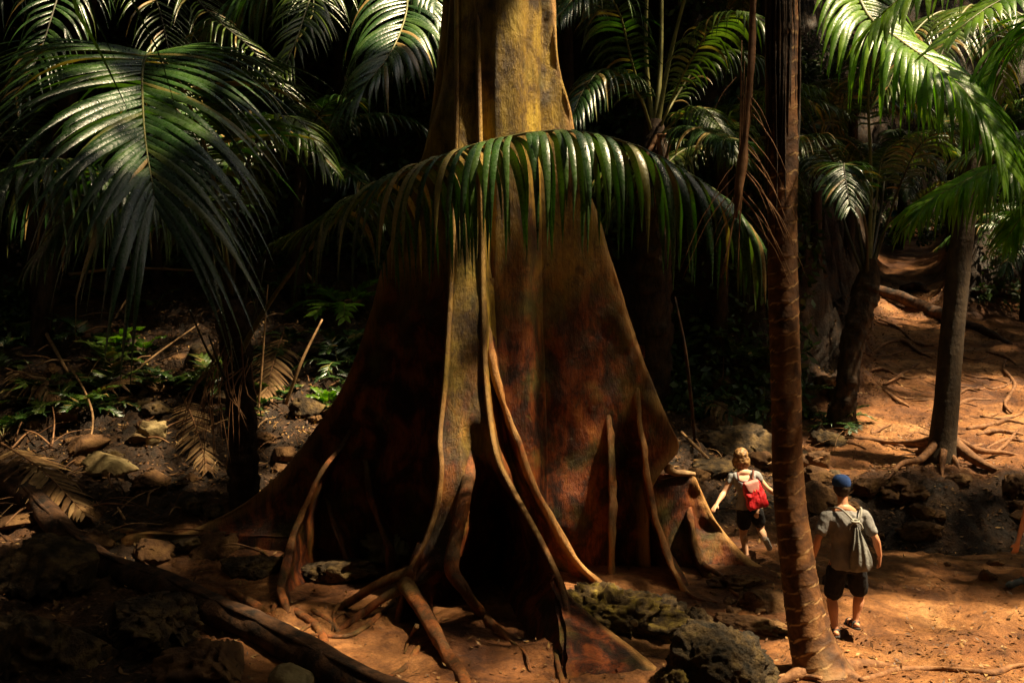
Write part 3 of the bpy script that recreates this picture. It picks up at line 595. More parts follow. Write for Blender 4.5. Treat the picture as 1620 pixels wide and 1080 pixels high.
# basal leaflets swept back to the left
frond(lp, WL([(650, 268, 11.1), (600, 292, 11.3), (540, 325, 11.5), (480, 360, 11.6), (432, 384, 11.7)]), 'leaf_olive', 'stalk', n=24, L=.75, w=.03, t0=.0, ang=(30, 16), droop=1.2, lift=.0, seed=5, r0=.008, segs=9)
fan = WL([(366, 470, 14.0), (335, 270, 12.6), (280, 125, 11.4), (240, 85, 10.5), (226, 108, 9.8), (226, 165, 9.3), (230, 222, 8.9), (239, 280, 8.6), (247, 325, 8.45)])
frond(lp, fan, 'leaf_dark', 'stalk', n=70, L=2.35, w=.07, t0=.30, ang=(84, 20), droop=.55, lift=.22, seed=9, Lprof=lambda u: min(1, .7+.6*u)*(1-.2*u), r0=.028, segs=12, ragged=.15)
frond(lp, WL([(366, 470, 14.0), (250, 330, 12.6), (130, 260, 11.6), (40, 260, 10.8), (-40, 320, 10.4)]), 'leaf_dark', 'stalk_dark', n=46, L=1.5, w=.075, t0=.3, ang=(75, 30), droop=2.6, seed=10)
frond(lp, WL([(366, 470, 14.0), (330, 360, 13.2), (270, 300, 12.4), (200, 290, 11.8), (120, 330, 11.4), (60, 400, 11.2)]), 'leaf_dark', 'stalk_dark', n=40, L=1.3, w=.075, t0=.25, ang=(75, 30), droop=3.0, seed=12)
frond(lp, WL([(366, 470, 14.0), (380, 300, 13.6), (420, 200, 13.4), (470, 190, 13.0), (520, 260, 12.8)]), 'leaf_olive', 'stalk_dark', n=40, L=1.1, w=.06, t0=.3, droop=2.2, seed=13)
frond(lp, WL([(366, 470, 14.0), (345, 320, 14.2), (300, 200, 14.6), (240, 150, 15), (150, 160, 15.4)]), 'leaf_dark', 'stalk_dark', n=40, L=1.2, w=.06, t0=.25, droop=2.0, seed=14)
for k_, (x_, y_, d_) in enumerate([(300, 520, 13.5), (335, 420, 13.4), (400, 380, 14.3), (420, 440, 14.4), (330, 560, 13.2)]):
    tube('leaf_stub', [W(372, 600+k_*8, 14.1), W((372+x_)/2, (600+y_)/2+8, (14.1+d_)/2), W(x_, y_-30, d_)], [.03, .02, .012], M['stalk_dark'], lp, n=14, k=7)
for k_ in range(26):      # dead skirt
    a_ = random.Random(k_+80); x0 = a_.uniform(330, 400); x1 = x0+a_.uniform(-75, 45)
    tube('dead_leaflet', [W(x0, 560+a_.uniform(-30, 30), 13.9), W(x0*.5+x1*.5-8, 620, 13.7), W(x1, 700+a_.uniform(-60, 50), 13.5)], [.012, .009, .003], M['dead_frond'], lp, k=4, n=8)
# --- palm behind, top centre-left: glossy arching fronds
p2 = empty('arching_palm', G(*W(700, 560, 19)[:2]), 'palm with glossy white glinting leaflets arching beside the left edge of the big trunk', 'palm tree')
ptrunk(p2, [G(*W(700, 560, 19)[:2], -.2), W(715, 300, 18.6), W(700, -60, 18), W(640, -220, 17.6)], [.2, .17, .15, .16], 'palm_bark_grey', n=140)
c2 = W(640, -220, 17.6)
frond(p2, [c2, *WL([(640, -90, 16.2), (645, 0, 15), (632, 55, 14.3), (610, 95, 13.9), (582, 130, 13.6), (555, 160, 13.5)])], 'leaf_dark', 'stalk', n=46, L=1.75, w=.085, t0=.3, ang=(80, 25), droop=1.6, lift=.25, seed=21, ragged=.1, segs=12)
frond(p2, [c2, *WL([(570, -160, 16), (520, -60, 15), (490, 0, 14.2), (470, 60, 13.6), (440, 130, 13.2)])], 'leaf_olive', 'stalk', n=40, L=1.0, w=.05, t0=.3, ang=(75, 30), droop=1.5, seed=22)
frond(p2, [c2, *WL([(640, -140, 16), (665, -60, 15.4), (690, 0, 15), (720, 60, 14.8)])], 'leaf_dark', 'stalk', n=36, L=1.3, w=.08, t0=.2, ang=(80, 30), droop=2.2, seed=23)
frond(p2, [c2, *WL([(550, -140, 17), (470, -60, 17), (380, 0, 17), (300, 60, 17.2)])], 'leaf_dark', 'stalk', n=44, L=1.4, w=.08, t0=.2, droop=2.0, seed=24)
# --- thin-leaved palm top left, behind the fan
p3 = empty('feather_palm', G(*W(60, 520, 20)[:2]), 'feathery palm in the dark upper left corner with thin horizontal leaflets and pale ribs', 'palm tree')
c3 = W(150, -160, 19)
ptrunk(p3, [G(*W(60, 520, 20)[:2], -.2), W(90, 260, 19.6), W(140, 0, 19.2), c3], [.2, .17, .15, .16], 'palm_bark_dark', n=120)
frond(p3, [c3, *WL([(300, -180, 17), (430, -90, 16), (497, 0, 15.4), (460, 80, 15.2), (418, 128, 15)])], 'leaf_olive', 'stalk', n=52, L=1.0, w=.028, t0=.25, ang=(80, 40), droop=.9, seed=31, r0=.026)
frond(p3, [c3, *WL([(260, -60, 17), (330, 20, 16.4), (400, 80, 16), (450, 150, 15.6)])], 'leaf_olive', 'stalk_dark', n=50, L=1.2, w=.03, t0=.15, ang=(80, 40), droop=1.0, seed=32)
frond(p3, [c3, *WL([(120, -100, 16), (90, 0, 14.5), (60, 90, 13.6), (20, 160, 13)])], 'leaf_dark', 'stalk_dark', n=44, L=1.2, w=.06, t0=.2, droop=1.7, seed=33)
frond(p3, [c3, *WL([(60, -100, 18), (-20, -20, 17), (-80, 80, 16.4)])], 'leaf_dark', 'stalk_dark', n=40, L=1.3, w=.07, t0=.2, droop=1.7, seed=34)
frond(p3, [c3, *WL([(210, -80, 17.4), (250, 10, 16.6), (270, 90, 16.2), (300, 170, 16)])], 'leaf_olive', 'stalk_dark', n=46, L=1.2, w=.035, t0=.15, droop=1.2, seed=35)
# two fronds whose blade tips hang into the top left from a palm above
p0 = empty('overhanging_palm', G(-3.2, 5.5), 'palm leaning in from the near left, only its hanging dark blade tips in view', 'palm tree')
ptrunk(p0, [G(-5.8, 5.0, -.2), (-5.6, 5.2, 4.5), (-5.0, 5.6, 7.4)], [.2, .15, .14], 'palm_bark_dark', n=60)
def blade(par, pts, wd, mat='leaf_olive', seed=0):
    P = spline(np.array(pts), 26); T, U, B = frames(P); V = []
    for i, p in enumerate(P):
        x = i/25; h = wd*.5*(1-max(0, (x-.45)/.55)**2)*(.7+.3*min(1, x*4))+.001; b = B[i]; n_ = np.cross(T[i], b); n_ = n_*(-1 if n_[1] < 0 else 1)
        V += [p-b*h+n_*h*.3, p-n_*h*.1, p+b*h+n_*h*.3]
    F = [(i*3+a, i*3+a+1, i*3+a+4, i*3+a+3) for i in range(25) for a in (0, 1)]
    return fmesh('leaf_blade', V, F, M[mat], par, True, np.full(len(V), .4+.1*seed))
blade(p0, [(-5.0, 5.6, 7.4), *WL([(60, -200, 6.2), (112, 0, 6.5), (150, 70, 6.6), (185, 140, 6.6), (210, 192, 6.6)])], .12)
blade(p0, [(-5.0, 5.6, 7.4), *WL([(80, -200, 6.4), (138, 0, 6.8), (165, 60, 6.9), (190, 110, 6.9)])], .09, 'leaf_dark', 1)
blade(p0, [(-5.0, 5.6, 7.4), *WL([(150, -200, 6.4), (207, 0, 6.6), (240, 60, 6.6), (264, 125, 6.6), (282, 190, 6.6)])], .07, 'leaf_dark', 2)
# --- centre background palm with upright stalks
p4 = empty('stalked_palm', G(*W(1030, 600, 22)[:2]), 'stout background palm right of the big trunk with upright yellowish leaf stalks', 'palm tree')
c4 = W(1035, 225, 20.5)
ptrunk(p4, [G(*W(1035, 600, 21)[:2], -.2), W(1035, 400, 20.6), W(1032, 280, 20.5), W(1034, 190, 20.5)], [.36, .34, .34, .18], 'palm_bark_dark', boots=True, n=120)
for k_, (pp, s_) in enumerate([([(1022, 90, 20.3), (1022, -60, 20), (1000, -200, 19.5), (940, -260, 19)], 1), ([(1060, 90, 20.2), (1092, -30, 19.6), (1140, -160, 19), (1230, -220, 18)], 1), ([(1045, 100, 20.6), (1048, -40, 20.6), (1060, -200, 21), (1100, -300, 22)], 1),
        ([(1000, 100, 19.8), (975, 10, 19), (930, -20, 18.2), (880, 30, 17.6)], 0), ([(1080, 120, 20), (1130, 40, 19.2), (1180, 20, 18.4), (1240, 60, 17.8)], 0), ([(1010, 150, 19.8), (960, 110, 19), (925, 140, 18.4), (905, 185, 18)], 0),
        ([(1070, 190, 20), (1110, 170, 19.4), (1150, 215, 18.8), (1170, 250, 18.5)], 0), ([(1060, 210, 20), (1100, 200, 19), (1140, 215, 18), (1180, 225, 17.4)], 0), ([(1060, 170, 21), (1120, 90, 21.4), (1190, 90, 21.6), (1250, 150, 21.8)], 0)]):
    frond(p4, [c4, *WL(pp)], 'leaf_dark' if k_ % 2 else 'leaf_olive', 'stalk' if s_ else 'stalk', n=40, L=1.15, w=.07, t0=.5 if s_ else .25, droop=2.2, seed=40+k_, r0=.05 if s_ else .03)
for x_, y_ in ((1048, 300), (1060, 250), (1020, 285)):
    tube('dead_stalk', [W(1040, 215, 20.2), W(x_, y_-30, 19.9), W(x_-12, y_+20, 19.8)], [.05, .04, .02], M['dead_frond'], p4, n=12, k=7)
# --- dark clump palm on the slope at right
p5 = empty('leaning_palm', G(*W(1330, 660, 18)[:2]), 'black leaning palm stump with fanned upright stalks behind the ringed trunk', 'palm tree')
b5 = ray_ground(1328, 672); d5 = b5[1]
c5 = W(1372, 450, d5+.3)
ptrunk(p5, [b5-[0, 0, .2], W(1340, 610, d5), W(1352, 530, d5+.1), c5, W(1378, 410, d5+.3)], [.3, .2, .22, .24, .1], 'palm_bark_dark', boots=True, n=110)
for k_, pp in enumerate([[(1378, 300, 0), (1374, 180, -.3), (1370, 60, -.6), (1340, -60, -1.2)], [(1400, 360, 0), (1440, 330, -.2), (1490, 290, -.6), (1560, 300, -1)], [(1395, 380, 0), (1425, 290, -.4), (1465, 220, -1), (1540, 200, -1.6)],
        [(1350, 330, 0), (1310, 240, -.6), (1268, 215, -1.2), (1230, 260, -1.8)], [(1345, 380, 0), (1320, 300, .3), (1290, 230, .6), (1262, 210, .8)], [(1385, 330, .4), (1396, 250, .6), (1430, 225, .6), (1490, 260, .4)],
        [(1370, 360, -.6), (1350, 290, -1.2), (1335, 260, -1.6), (1345, 330, -2.2)], [(1392, 340, .8), (1410, 240, 1.4), (1460, 210, 1.6), (1520, 250, 1.8)]]):
    frond(p5, [c5, *[W(a, b, d5+.3+c) for a, b, c in pp]], ['leaf_dark', 'leaf_olive'][k_ % 2], 'stalk' if k_ in (0, 5) else 'stalk_dark', n=38, L=.85, w=.05, t0=.5, droop=1.7, seed=50+k_, r0=.035 if k_ else .045)
# --- right palm with buttressed foot
b6 = ray_ground(1492, 728); d6 = b6[1]/cos(PITCH)
p6 = empty('smooth_palm', b6, 'straight grey-brown palm trunk on spreading roots, behind the dark gully at right', 'palm tree')
ptrunk(p6, [b6-[0, 0, .25], W(1488, 735, d6), W(1491, 700, d6), W(1497, 640, d6), W(1505, 540, d6), W(1516, 430, d6), W(1526, 345, d6), W(1538, 240, d6), W(1550, 120, d6)], [.38, .31, .24, .215, .205, .2, .19, .18, .17], 'palm_bark_grey', rings=.12, amp=.03, n=200)
for tx, ty, r_ in ((1400, 760, .09), (1428, 700, .1), (1452, 735, .12), (1490, 755, .08), (1520, 745, .09), (1600, 745, .13), (1625, 720, .08), (1560, 700, .08), (1440, 715, .07), (1370, 690, .05)):
    e_ = ray_ground(min(tx, 1619), ty)+[0, 0, -.02]; s_ = b6+[(e_[0]-b6[0])*.08, (e_[1]-b6[1])*.08, .42]
    m1 = s_*.65+e_*.35; m1[2] = gz(m1[0], m1[1])+.16; m2 = s_*.3+e_*.7; m2[2] = gz(m2[0], m2[1])+.06
    tube('root', [s_, m1, m2, e_], [r_*.85, r_*.75, r_*.5, r_*.2], M['root_bark'], p6, n=26, bump=.25)
c6 = W(1552, 100, d6)
for k_, pp in enumerate([[(1500, 20, 0), (1440, 60, -.6), (1400, 150, -1)], [(1600, 20, -.4), (1660, 80, -1), (1700, 180, -1.5)], [(1540, 10, -1.2), (1500, 60, -2.2), (1470, 150, -2.9)], [(1560, 20, 1), (1580, 60, 2), (1590, 160, 2.6)], [(1480, 40, 1), (1400, 60, 1.5), (1340, 160, 2)]]):
    frond(p6, [c6, *[W(a, b, d6+c) for a, b, c in pp]], 'leaf_olive', 'stalk', n=42, L=1.1, w=.055, t0=.15, droop=2.2, seed=70+k_)
# --- bright overhanging palm, top right
p7 = empty('sunlit_palm', G(9.6, 13.6), 'palm in the upper right corner, its bright green fronds glinting white in full sun', 'palm tree')
c7 = W(1860, -80, 13.4)
ptrunk(p7, [G(9.6, 13.6, -.2), W(1900, 500, 13.4), W(1880, 200, 13.4), c7], [.22, .18, .16, .17], 'palm_bark', n=120)
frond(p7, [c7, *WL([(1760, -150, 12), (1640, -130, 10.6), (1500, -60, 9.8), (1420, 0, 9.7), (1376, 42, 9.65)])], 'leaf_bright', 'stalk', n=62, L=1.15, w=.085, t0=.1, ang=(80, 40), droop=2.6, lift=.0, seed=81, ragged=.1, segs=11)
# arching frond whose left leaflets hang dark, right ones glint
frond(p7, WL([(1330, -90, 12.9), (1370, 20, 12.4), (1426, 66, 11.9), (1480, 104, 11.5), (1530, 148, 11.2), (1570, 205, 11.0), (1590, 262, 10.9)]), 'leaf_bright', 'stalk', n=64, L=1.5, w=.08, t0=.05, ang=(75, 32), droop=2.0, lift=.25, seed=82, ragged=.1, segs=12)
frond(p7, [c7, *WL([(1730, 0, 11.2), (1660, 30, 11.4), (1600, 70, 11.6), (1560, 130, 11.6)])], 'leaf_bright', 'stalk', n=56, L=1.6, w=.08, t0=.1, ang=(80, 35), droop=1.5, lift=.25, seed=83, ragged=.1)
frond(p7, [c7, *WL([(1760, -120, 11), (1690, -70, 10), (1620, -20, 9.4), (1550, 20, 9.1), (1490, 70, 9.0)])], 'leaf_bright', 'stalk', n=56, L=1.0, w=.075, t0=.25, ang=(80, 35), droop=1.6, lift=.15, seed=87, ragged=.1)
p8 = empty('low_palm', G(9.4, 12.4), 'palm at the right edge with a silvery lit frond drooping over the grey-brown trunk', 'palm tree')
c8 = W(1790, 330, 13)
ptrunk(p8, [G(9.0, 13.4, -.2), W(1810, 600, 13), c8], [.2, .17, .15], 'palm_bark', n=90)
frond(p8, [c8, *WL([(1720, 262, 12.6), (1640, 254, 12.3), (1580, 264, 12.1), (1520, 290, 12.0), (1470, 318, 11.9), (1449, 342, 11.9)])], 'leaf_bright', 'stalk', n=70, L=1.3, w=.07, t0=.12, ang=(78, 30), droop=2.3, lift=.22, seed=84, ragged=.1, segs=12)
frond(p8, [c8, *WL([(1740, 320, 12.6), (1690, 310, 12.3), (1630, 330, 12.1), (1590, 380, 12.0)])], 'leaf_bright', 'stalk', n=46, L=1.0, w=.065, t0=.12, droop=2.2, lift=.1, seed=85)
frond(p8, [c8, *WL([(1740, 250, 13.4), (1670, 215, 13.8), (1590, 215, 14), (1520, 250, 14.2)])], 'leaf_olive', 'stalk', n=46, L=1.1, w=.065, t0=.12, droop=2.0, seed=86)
# --- background palms: one of each kind built, the rest copied with their parts
def generic(name, label, group, loc, h, nf, L, seed, mat):
    g = random.Random(seed); t = empty(name, (0, 0, 0), label, 'palm tree', group)
    ptrunk(t, [(0, 0, -.3), (.05, 0, h*.5), (.12, .05, h)], [.17, .14, .13], 'palm_bark_dark', n=50, k=14)
    for k_ in range(nf):
        a = k_*2.4+g.uniform(-.3, .3); el = g.uniform(.15, 1.25); ln = g.uniform(2.6, 3.6)
        e = np.array([cos(a), sin(a), 0]); b = np.array([.12, .05, h])
        P = [b]; d = e*cos(el)+np.array([0, 0, sin(el)])
        for q in range(5):
            P.append(P[-1]+d*ln/5); d = d+np.array([0, 0, -.38]); d = d/np.linalg.norm(d)
        frond(t, P, mat, 'stalk_dark' if k_ % 3 else 'stalk', n=34, L=L, w=.062, t0=.18, droop=1.7, seed=seed*100+k_, segs=7)
    t.location = tuple(map(float, loc)); return t
def dup(t, loc, rz, s, label):
    r = t.copy(); COL.objects.link(r); r.location = tuple(map(float, loc)); r.rotation_euler = (0, 0, rz); r.scale = (s, s, s); r['label'] = label
    for ch in list(t.children):
        c = ch.copy(); COL.objects.link(c); c.parent = r
        for g_ in list(ch.children): e = g_.copy(); COL.objects.link(e); e.parent = c
    return r
GB = 'palms standing in the dark at the foot of the rock wall'
g1 = generic('background_palm', 'dim palm behind the big trunk on its left side, low against the wall', GB, (0, 0, 0), 3.2, 11, 1.0, 5, 'leaf_dark')
g2 = generic('background_palm', 'dim olive palm right of the big trunk low against the wall', GB, (0, 0, 0), 4.6, 12, 1.1, 6, 'leaf_olive')
spots = [(g1, 470, 22, 3.0, 'dim palm at the foot of the red bank left of the big trunk'), (g2, 1140, 21.5, 3.2, 'dim palm in the shade between the big trunk and the ringed trunk'),
         (g1, 60, 21, 3.4, 'dim palm at the far left edge under the dark rock wall'), (g2, 250, 23, 4.4, 'tall dim palm rising behind the fan of leaflets'), (g1, 350, 26, 5.6, 'dim palm high on the bank behind the fan of leaflets'),
         (g2, 900, 24, 5.2, 'dim palm whose crown shows just right of the big trunk'), (g1, 1290, 23.5, 5.4, 'dim palm above the brown rock flank behind the ringed trunk'), (g2, 1200, 25, 6.0, 'dim high palm behind the hanging dead frond'),
         (g1, 1560, 34, 4.4, 'distant palm over the dark bank behind the grey-brown trunk'), (g2, 1500, 38, 4.6, 'distant palm above the end of the path'), (g1, 1620, 30, 4.5, 'distant palm at the right edge above the far logs'),
         (g2, 120, 26, 5.0, 'tall dim palm in the upper left corner'), (g1, 540, 27, 5.2, 'dim palm above the red bank'), (g2, 700, 25, 5.0, 'dim palm directly behind the big trunk'), (g1, 1420, 45, 5.5, 'farthest palm at the head of the path'), (g2, 1340, 30, 5.0, 'dim palm above the rock flank beside the path')]
for k_, (g_, px, d_, h_, lb) in enumerate(spots):
    x_, y_ = (px-810)/1575*d_, d_
    loc = G(x_, y_, -.2); first = k_ < 2
    if first: g_.location = tuple(loc); g_['label'] = lb; g_.rotation_euler = (0, 0, k_*1.1)
    else: dup(g_, loc, k_*1.7, .8+.45*((k_*37) % 10)/10, lb)
# --- shrubs with broad leaves on the left slope
def herb(name, label, loc, n, L, w, seed, mat, spread=1.1, group=None, pin=6):
    g = random.Random(seed); t = empty(name, loc, label, 'plant', group)
    for k_ in range(n):
        a = k_*2.4+g.uniform(-.3, .3); el = g.uniform(.5, 1.2); e = np.array([cos(a)*cos(el), sin(a)*cos(el), sin(el)]); P = [np.asarray(loc, float)-[0, 0, .03]]
        d = e.copy()
        for q in range(5): P.append(P[-1]+d*L/5); d = d+np.array([0, 0, -.28*spread]); d /= np.linalg.norm(d)
        _, V, F, A = frond_geo(P, n=pin, L=L*.42, w=w, t0=.25, ang=(65, 25), droop=1.0, seed=seed*50+k_, segs=6, Lprof=lambda u: 1-.4*u)
        fmesh('leaf', V, F, M[mat], t, True, A)
        tube('stem', P, [.008]*5+[.003], M['stalk'], t, k=5)
    return t
def hp(px, py): return ray_ground(px, py)
herb('broadleaf_plant', 'small fresh green plant glowing in the litter of the left slope', hp(180, 548), 7, .75, .11, 1, 'leaf_bright', pin=5)
herb('broadleaf_plant', 'small low green sprig right of the glowing plant on the left slope', hp(228, 556), 5, .5, .1, 2, 'leaf_bright', pin=4)
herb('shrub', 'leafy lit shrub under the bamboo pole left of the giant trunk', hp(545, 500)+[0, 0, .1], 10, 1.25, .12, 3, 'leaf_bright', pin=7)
herb('shrub', 'grey-green shrub just left of the spreading left buttress', hp(540, 560), 9, .9, .13, 4, 'leaf_dark', pin=6)
herb('shrub', 'low green plant at the foot of the left buttress edge', hp(520, 640), 6, .5, .12, 5, 'leaf_bright', pin=5)
herb('fern', 'ferny plant at the left edge beside the fallen log', hp(5, 690), 7, .8, .05, 6, 'leaf_dark', pin=12)
herb('fern', 'pale fern on the slope at the far left', hp(20, 520), 7, 1.0, .06, 7, 'leaf_olive', pin=12)
GH = 'ferns and seedlings scattered over the dark slope'
gg = random.Random(5)
for k_ in range(64):
    px, py = gg.uniform(-40, 570), gg.uniform(430, 660)
    if k_ > 48: px, py = gg.uniform(1060, 1340), gg.uniform(520, 680)
    herb('seedling', 'small dim plant growing among the litter', hp(max(px, 2), py), 5, gg.uniform(.4, .9), gg.uniform(.04, .09), 20+k_, 'leaf_dark' if k_ % 3 else 'leaf_olive', group=GH, pin=8)
# climbing foliage on the rock wall
def wallgreen(n, seed):
    g = np.random.default_rng(seed); x = g.uniform(-22, 26, n*3); y = g.uniform(19, 56, n*3); ci = cliff_in(x, y)
    m = (ci > -1.0) & (ci < 14) & ((x < .372*y-1.6) | (x > .425*y+1.2) | (y > 46)) & (fbm(x, y, 4.4, 3, .6) > -.25); x, y = x[m][:n], y[m][:n]; n = len(x); z = gz(x, y)+g.uniform(0, .5, n)
    P = np.column_stack([x, y-.3, z]); d = nrm(g.normal(size=(n, 3))*[1, .6, .7]+[0, -.6, -.5]); s = nrm(np.cross(d, g.normal(size=(n, 3)))); L = g.uniform(.10, .32, n)[:, None]
    V = np.stack([P, P+d*L*.5+s*L*.22, P+d*L, P+d*L*.5-s*L*.22], 1).reshape(-1, 3)
    return fmesh('climbing_foliage', V, np.arange(4*n).reshape(n, 4), M['canopy_leaf'], None, False, np.repeat(g.random(n), 4))
tag(wallgreen(100000, 8), kind='stuff')
# ---------------------------------------------------------------- rocks, logs, sticks, roots
def rock(name, label, c, size, mat, seed, sub=5, amp=.28, freq=1.6, ridged=.5, group=None, rot=0, cat='rock', facets=7):
    bm = bmesh.new(); bmesh.ops.create_icosphere(bm, subdivisions=sub, radius=1)
    V = np.array([v.co[:] for v in bm.verts]); F = [[v.index for v in f.verts] for f in bm.faces]; bm.free()
    V0 = V; V = V*(np.asarray(size)/np.mean(size))
    n1 = fbm(V[:, 0]+seed*3.1, V[:, 1], V[:, 2], 4, freq*.6); n2 = 1-np.abs(fbm(V[:, 0]+seed*7.7, V[:, 1], V[:, 2], 4, freq*1.9))*2
    n3 = fbm(V[:, 0]+seed, V[:, 1], V[:, 2], 3, freq*7)+.8*np.abs(fbm(V[:, 0]+seed, V[:, 1], V[:, 2]+4, 3, freq*4.5))*-1
    k = 1+amp*n1+ridged*.28*n2+.055*n3
    pits = np.maximum(0, fbm(V[:, 0]-seed, V[:, 1], V[:, 2], 2, freq*3.2)-.2); k = k-pits*ridged*.3
    V = V0*k[:, None]
    fg = np.random.default_rng(seed)
    for q in range(facets):
        nv = nrm(fg.normal(size=3)); ex = np.maximum(0, V@nv-fg.uniform(.55, .85)); V = V-ex[:, None]*nv*.9
    V = V*np.asarray(size); c_, s_ = cos(rot), sin(rot)
    V = np.column_stack([V[:, 0]*c_-V[:, 1]*s_, V[:, 0]*s_+V[:, 1]*c_, V[:, 2]])
    o = fmesh(name, V, F, M[mat], None, True); o.location = tuple(map(float, c)); tag(o, label, cat, group)
    return o
def on(px, py, dz=0): p = ray_ground(px, py); p[2] += dz; return p
rock('mossy_rock', 'long mossy pitted rock with yellow lichen behind the front buttress', on(958, 985, .02), (.80, .42, .34), 'moss_rock', 1, 6, ridged=.7, rot=-.45, facets=0)
rock('rock', 'small knobbly brown rock left of the big dark boulder', on(1045, 985, .02), (.28, .22, .24), 'karst', 2, 5, ridged=1.0, facets=0)
rock('rock', 'small dark porous rock standing above the big dark boulder', on(1098, 1000, .05), (.17, .14, .2), 'karst', 3, 5, ridged=1.0, facets=0)
rock('boulder', 'large dark mossy boulder at the bottom edge beside the ringed trunk', W(1140, 1066, 9.35), (.52, .46, .47), 'karst_dark', 4, 6, ridged=.22, amp=.2, facets=0)
rock('boulder', 'lower brown boulder leaning on the dark mossy boulder at the bottom edge', W(1075, 1095, 9.3), (.28, .3, .26), 'moss_rock', 5, 6, ridged=.3, amp=.3, facets=0)
rock('stone', 'low flat brown stone lying behind the dark mossy boulder', on(1185, 985, -.05), (.40, .2, .12), 'brown_rock', 6, 5, ridged=.5, rot=-.5, facets=0)
rock('stone', 'tiny white pebble on the mossy rock', W(1003, 985, 10.35), (.05, .04, .04), 'pale_rock', 7, 3, ridged=.1)
rock('rock', 'squat yellowish block at the bottom edge left of the front roots', W(458, 1078, 9.4), (.26, .22, .18), 'pale_rock', 8, 4, amp=.2, ridged=.15)
rock('rock', 'pale crumbly rock in the hollow left of the front column', on(612, 885, .1), (.36, .28, .30), 'pale_rock', 9, 5, ridged=.6)
rock('rock', 'low pitted rock in the hollow beside the thin root', on(520, 915, .05), (.45, .28, .18), 'karst', 10, 5, ridged=1.0)
rock('rock', 'jagged rock on the bare floor inside the left buttress', on(400, 905, .05), (.42, .25, .2), 'karst', 11, 5, ridged=1.0)
rock('rock', 'pointed pale rock in the litter left of the palm skirt', on(240, 700, .15), (.30, .2, .24), 'pale_rock', 12, 4, amp=.4, ridged=.5)
rock('rock', 'wedge shaped tan rock below the pointed pale rock', on(172, 745, .12), (.40, .22, .2), 'pale_rock', 13, 4, amp=.4, ridged=.5, rot=-.3)
rock('rock', 'mossy lump of rock on the dark slope above the left buttress root', on(245, 780, .1), (.3, .25, .25), 'brown_rock', 14, 5, ridged=.9)
rock('boulder', 'dark boulder in the bottom left corner below the fallen log', W(60, 1040, 9.7), (.75, .5, .5), 'karst', 15, 5, ridged=.7)
rock('boulder', 'pitted brown rock just under the fallen log', W(235, 985, 10.3), (.5, .4, .36), 'karst', 16, 6, ridged=1.1)
rock('boulder', 'brown rock at the bottom edge below the fallen log', W(330, 1060, 9.5), (.45, .35, .25), 'brown_rock', 17, 5, ridged=.9)
rock('rock', 'dark rock under the upper end of the fallen log', W(90, 900, 12.0), (.6, .45, .4), 'karst', 18, 5, ridged=.8)
rock('rock', 'brown lumpy rock beside the foot of the ringed trunk', on(1215, 960, .02), (.30, .25, .2), 'brown_rock', 19, 5, ridged=.9)
rock('rock', 'small rough rock left of the ringed trunk below the broken plank', on(1160, 925, .0), (.32, .2, .13), 'brown_rock', 20, 5, ridged=.9)
rock('rock', 'dark rock the woman walks past', on(1180, 715, .1), (.8, .5, .45), 'karst', 22, 5, ridged=.8)
rock('rock', 'dark rounded rock in front of the walking man', on(1335, 925, .03), (.24, .2, .17), 'karst_dark', 21, 4, ridged=.5)
rock('rock', 'rounded brown boulder between the ringed trunk and the walking man', on(1288, 810, .1), (.42, .36, .34), 'brown_rock', 23, 5, ridged=.4)
GR = 'brown rocks lining the gully bank'
g = random.Random(12)
for k in range(20):
    px = g.uniform(1290, 1640); py = 770+(px-1300)*.12+g.uniform(-38, 58)
    if px > 1440 and py > 855: py = 850
    s = g.uniform(.10, .30)
    rock('gully_rock', 'dark rough rock in the rocky bank of the gully', on(min(px, 1619), py, s*.15), (s*g.uniform(.9, 1.5), s, s*g.uniform(.6, 1)), 'brown_rock', 30+k, 4, group=GR, ridged=.9)
for px, py, s in ((1560, 915, .1), (1575, 893, .1), (1500, 895, .05), (1395, 850, .06)):
    rock('gully_rock', 'small brown stone on the near rim of the pool', on(px, py, s*.2), (s*1.3, s, s*.8), 'brown_rock', 90+px, 4, group='stones on the near rim of the pool', ridged=.9)
GS = 'rocks half buried in the rubble of the left slope'
for k in range(60):
    px = g.uniform(0, 560); py = g.uniform(560, 880); s = g.uniform(.07, .3)
    rock('slope_rock', 'half buried rock in the rubble of the dark left slope', on(px, py, s*.1), (s*g.uniform(.9, 1.6), s, s*g.uniform(.5, 1)), 'karst' if k % 2 else 'brown_rock', 200+k, 4, group=GS, ridged=.8, rot=k)
GC = 'rocks in the shade behind the woman'
for k in range(26):
    px = g.uniform(1080, 1330); py = g.uniform(610, 770); s = g.uniform(.1, .35)
    rock('shaded_rock', 'rock in the deep shade beyond the woman', on(px, py, s*.1), (s*g.uniform(.9, 1.6), s, s*g.uniform(.5, 1)), 'karst' if k % 2 else 'brown_rock', 300+k, 4, group=GC, ridged=.8, rot=k)
GM = 'small stones around the boulder and the foot of the ringed trunk'
for k in range(40):
    px = g.uniform(1040, 1240) if k < 30 else g.uniform(900, 1040); py = g.uniform(900, 1000); s = g.uniform(.025, .09)
    rock('small_stone', 'small brown stone on the trodden soil near the boulder', on(px, py, s*.2), (s*g.uniform(.9, 1.6), s, s*g.uniform(.5, 1)), 'brown_rock', 400+k, 3, group=GM, ridged=.6, rot=k)
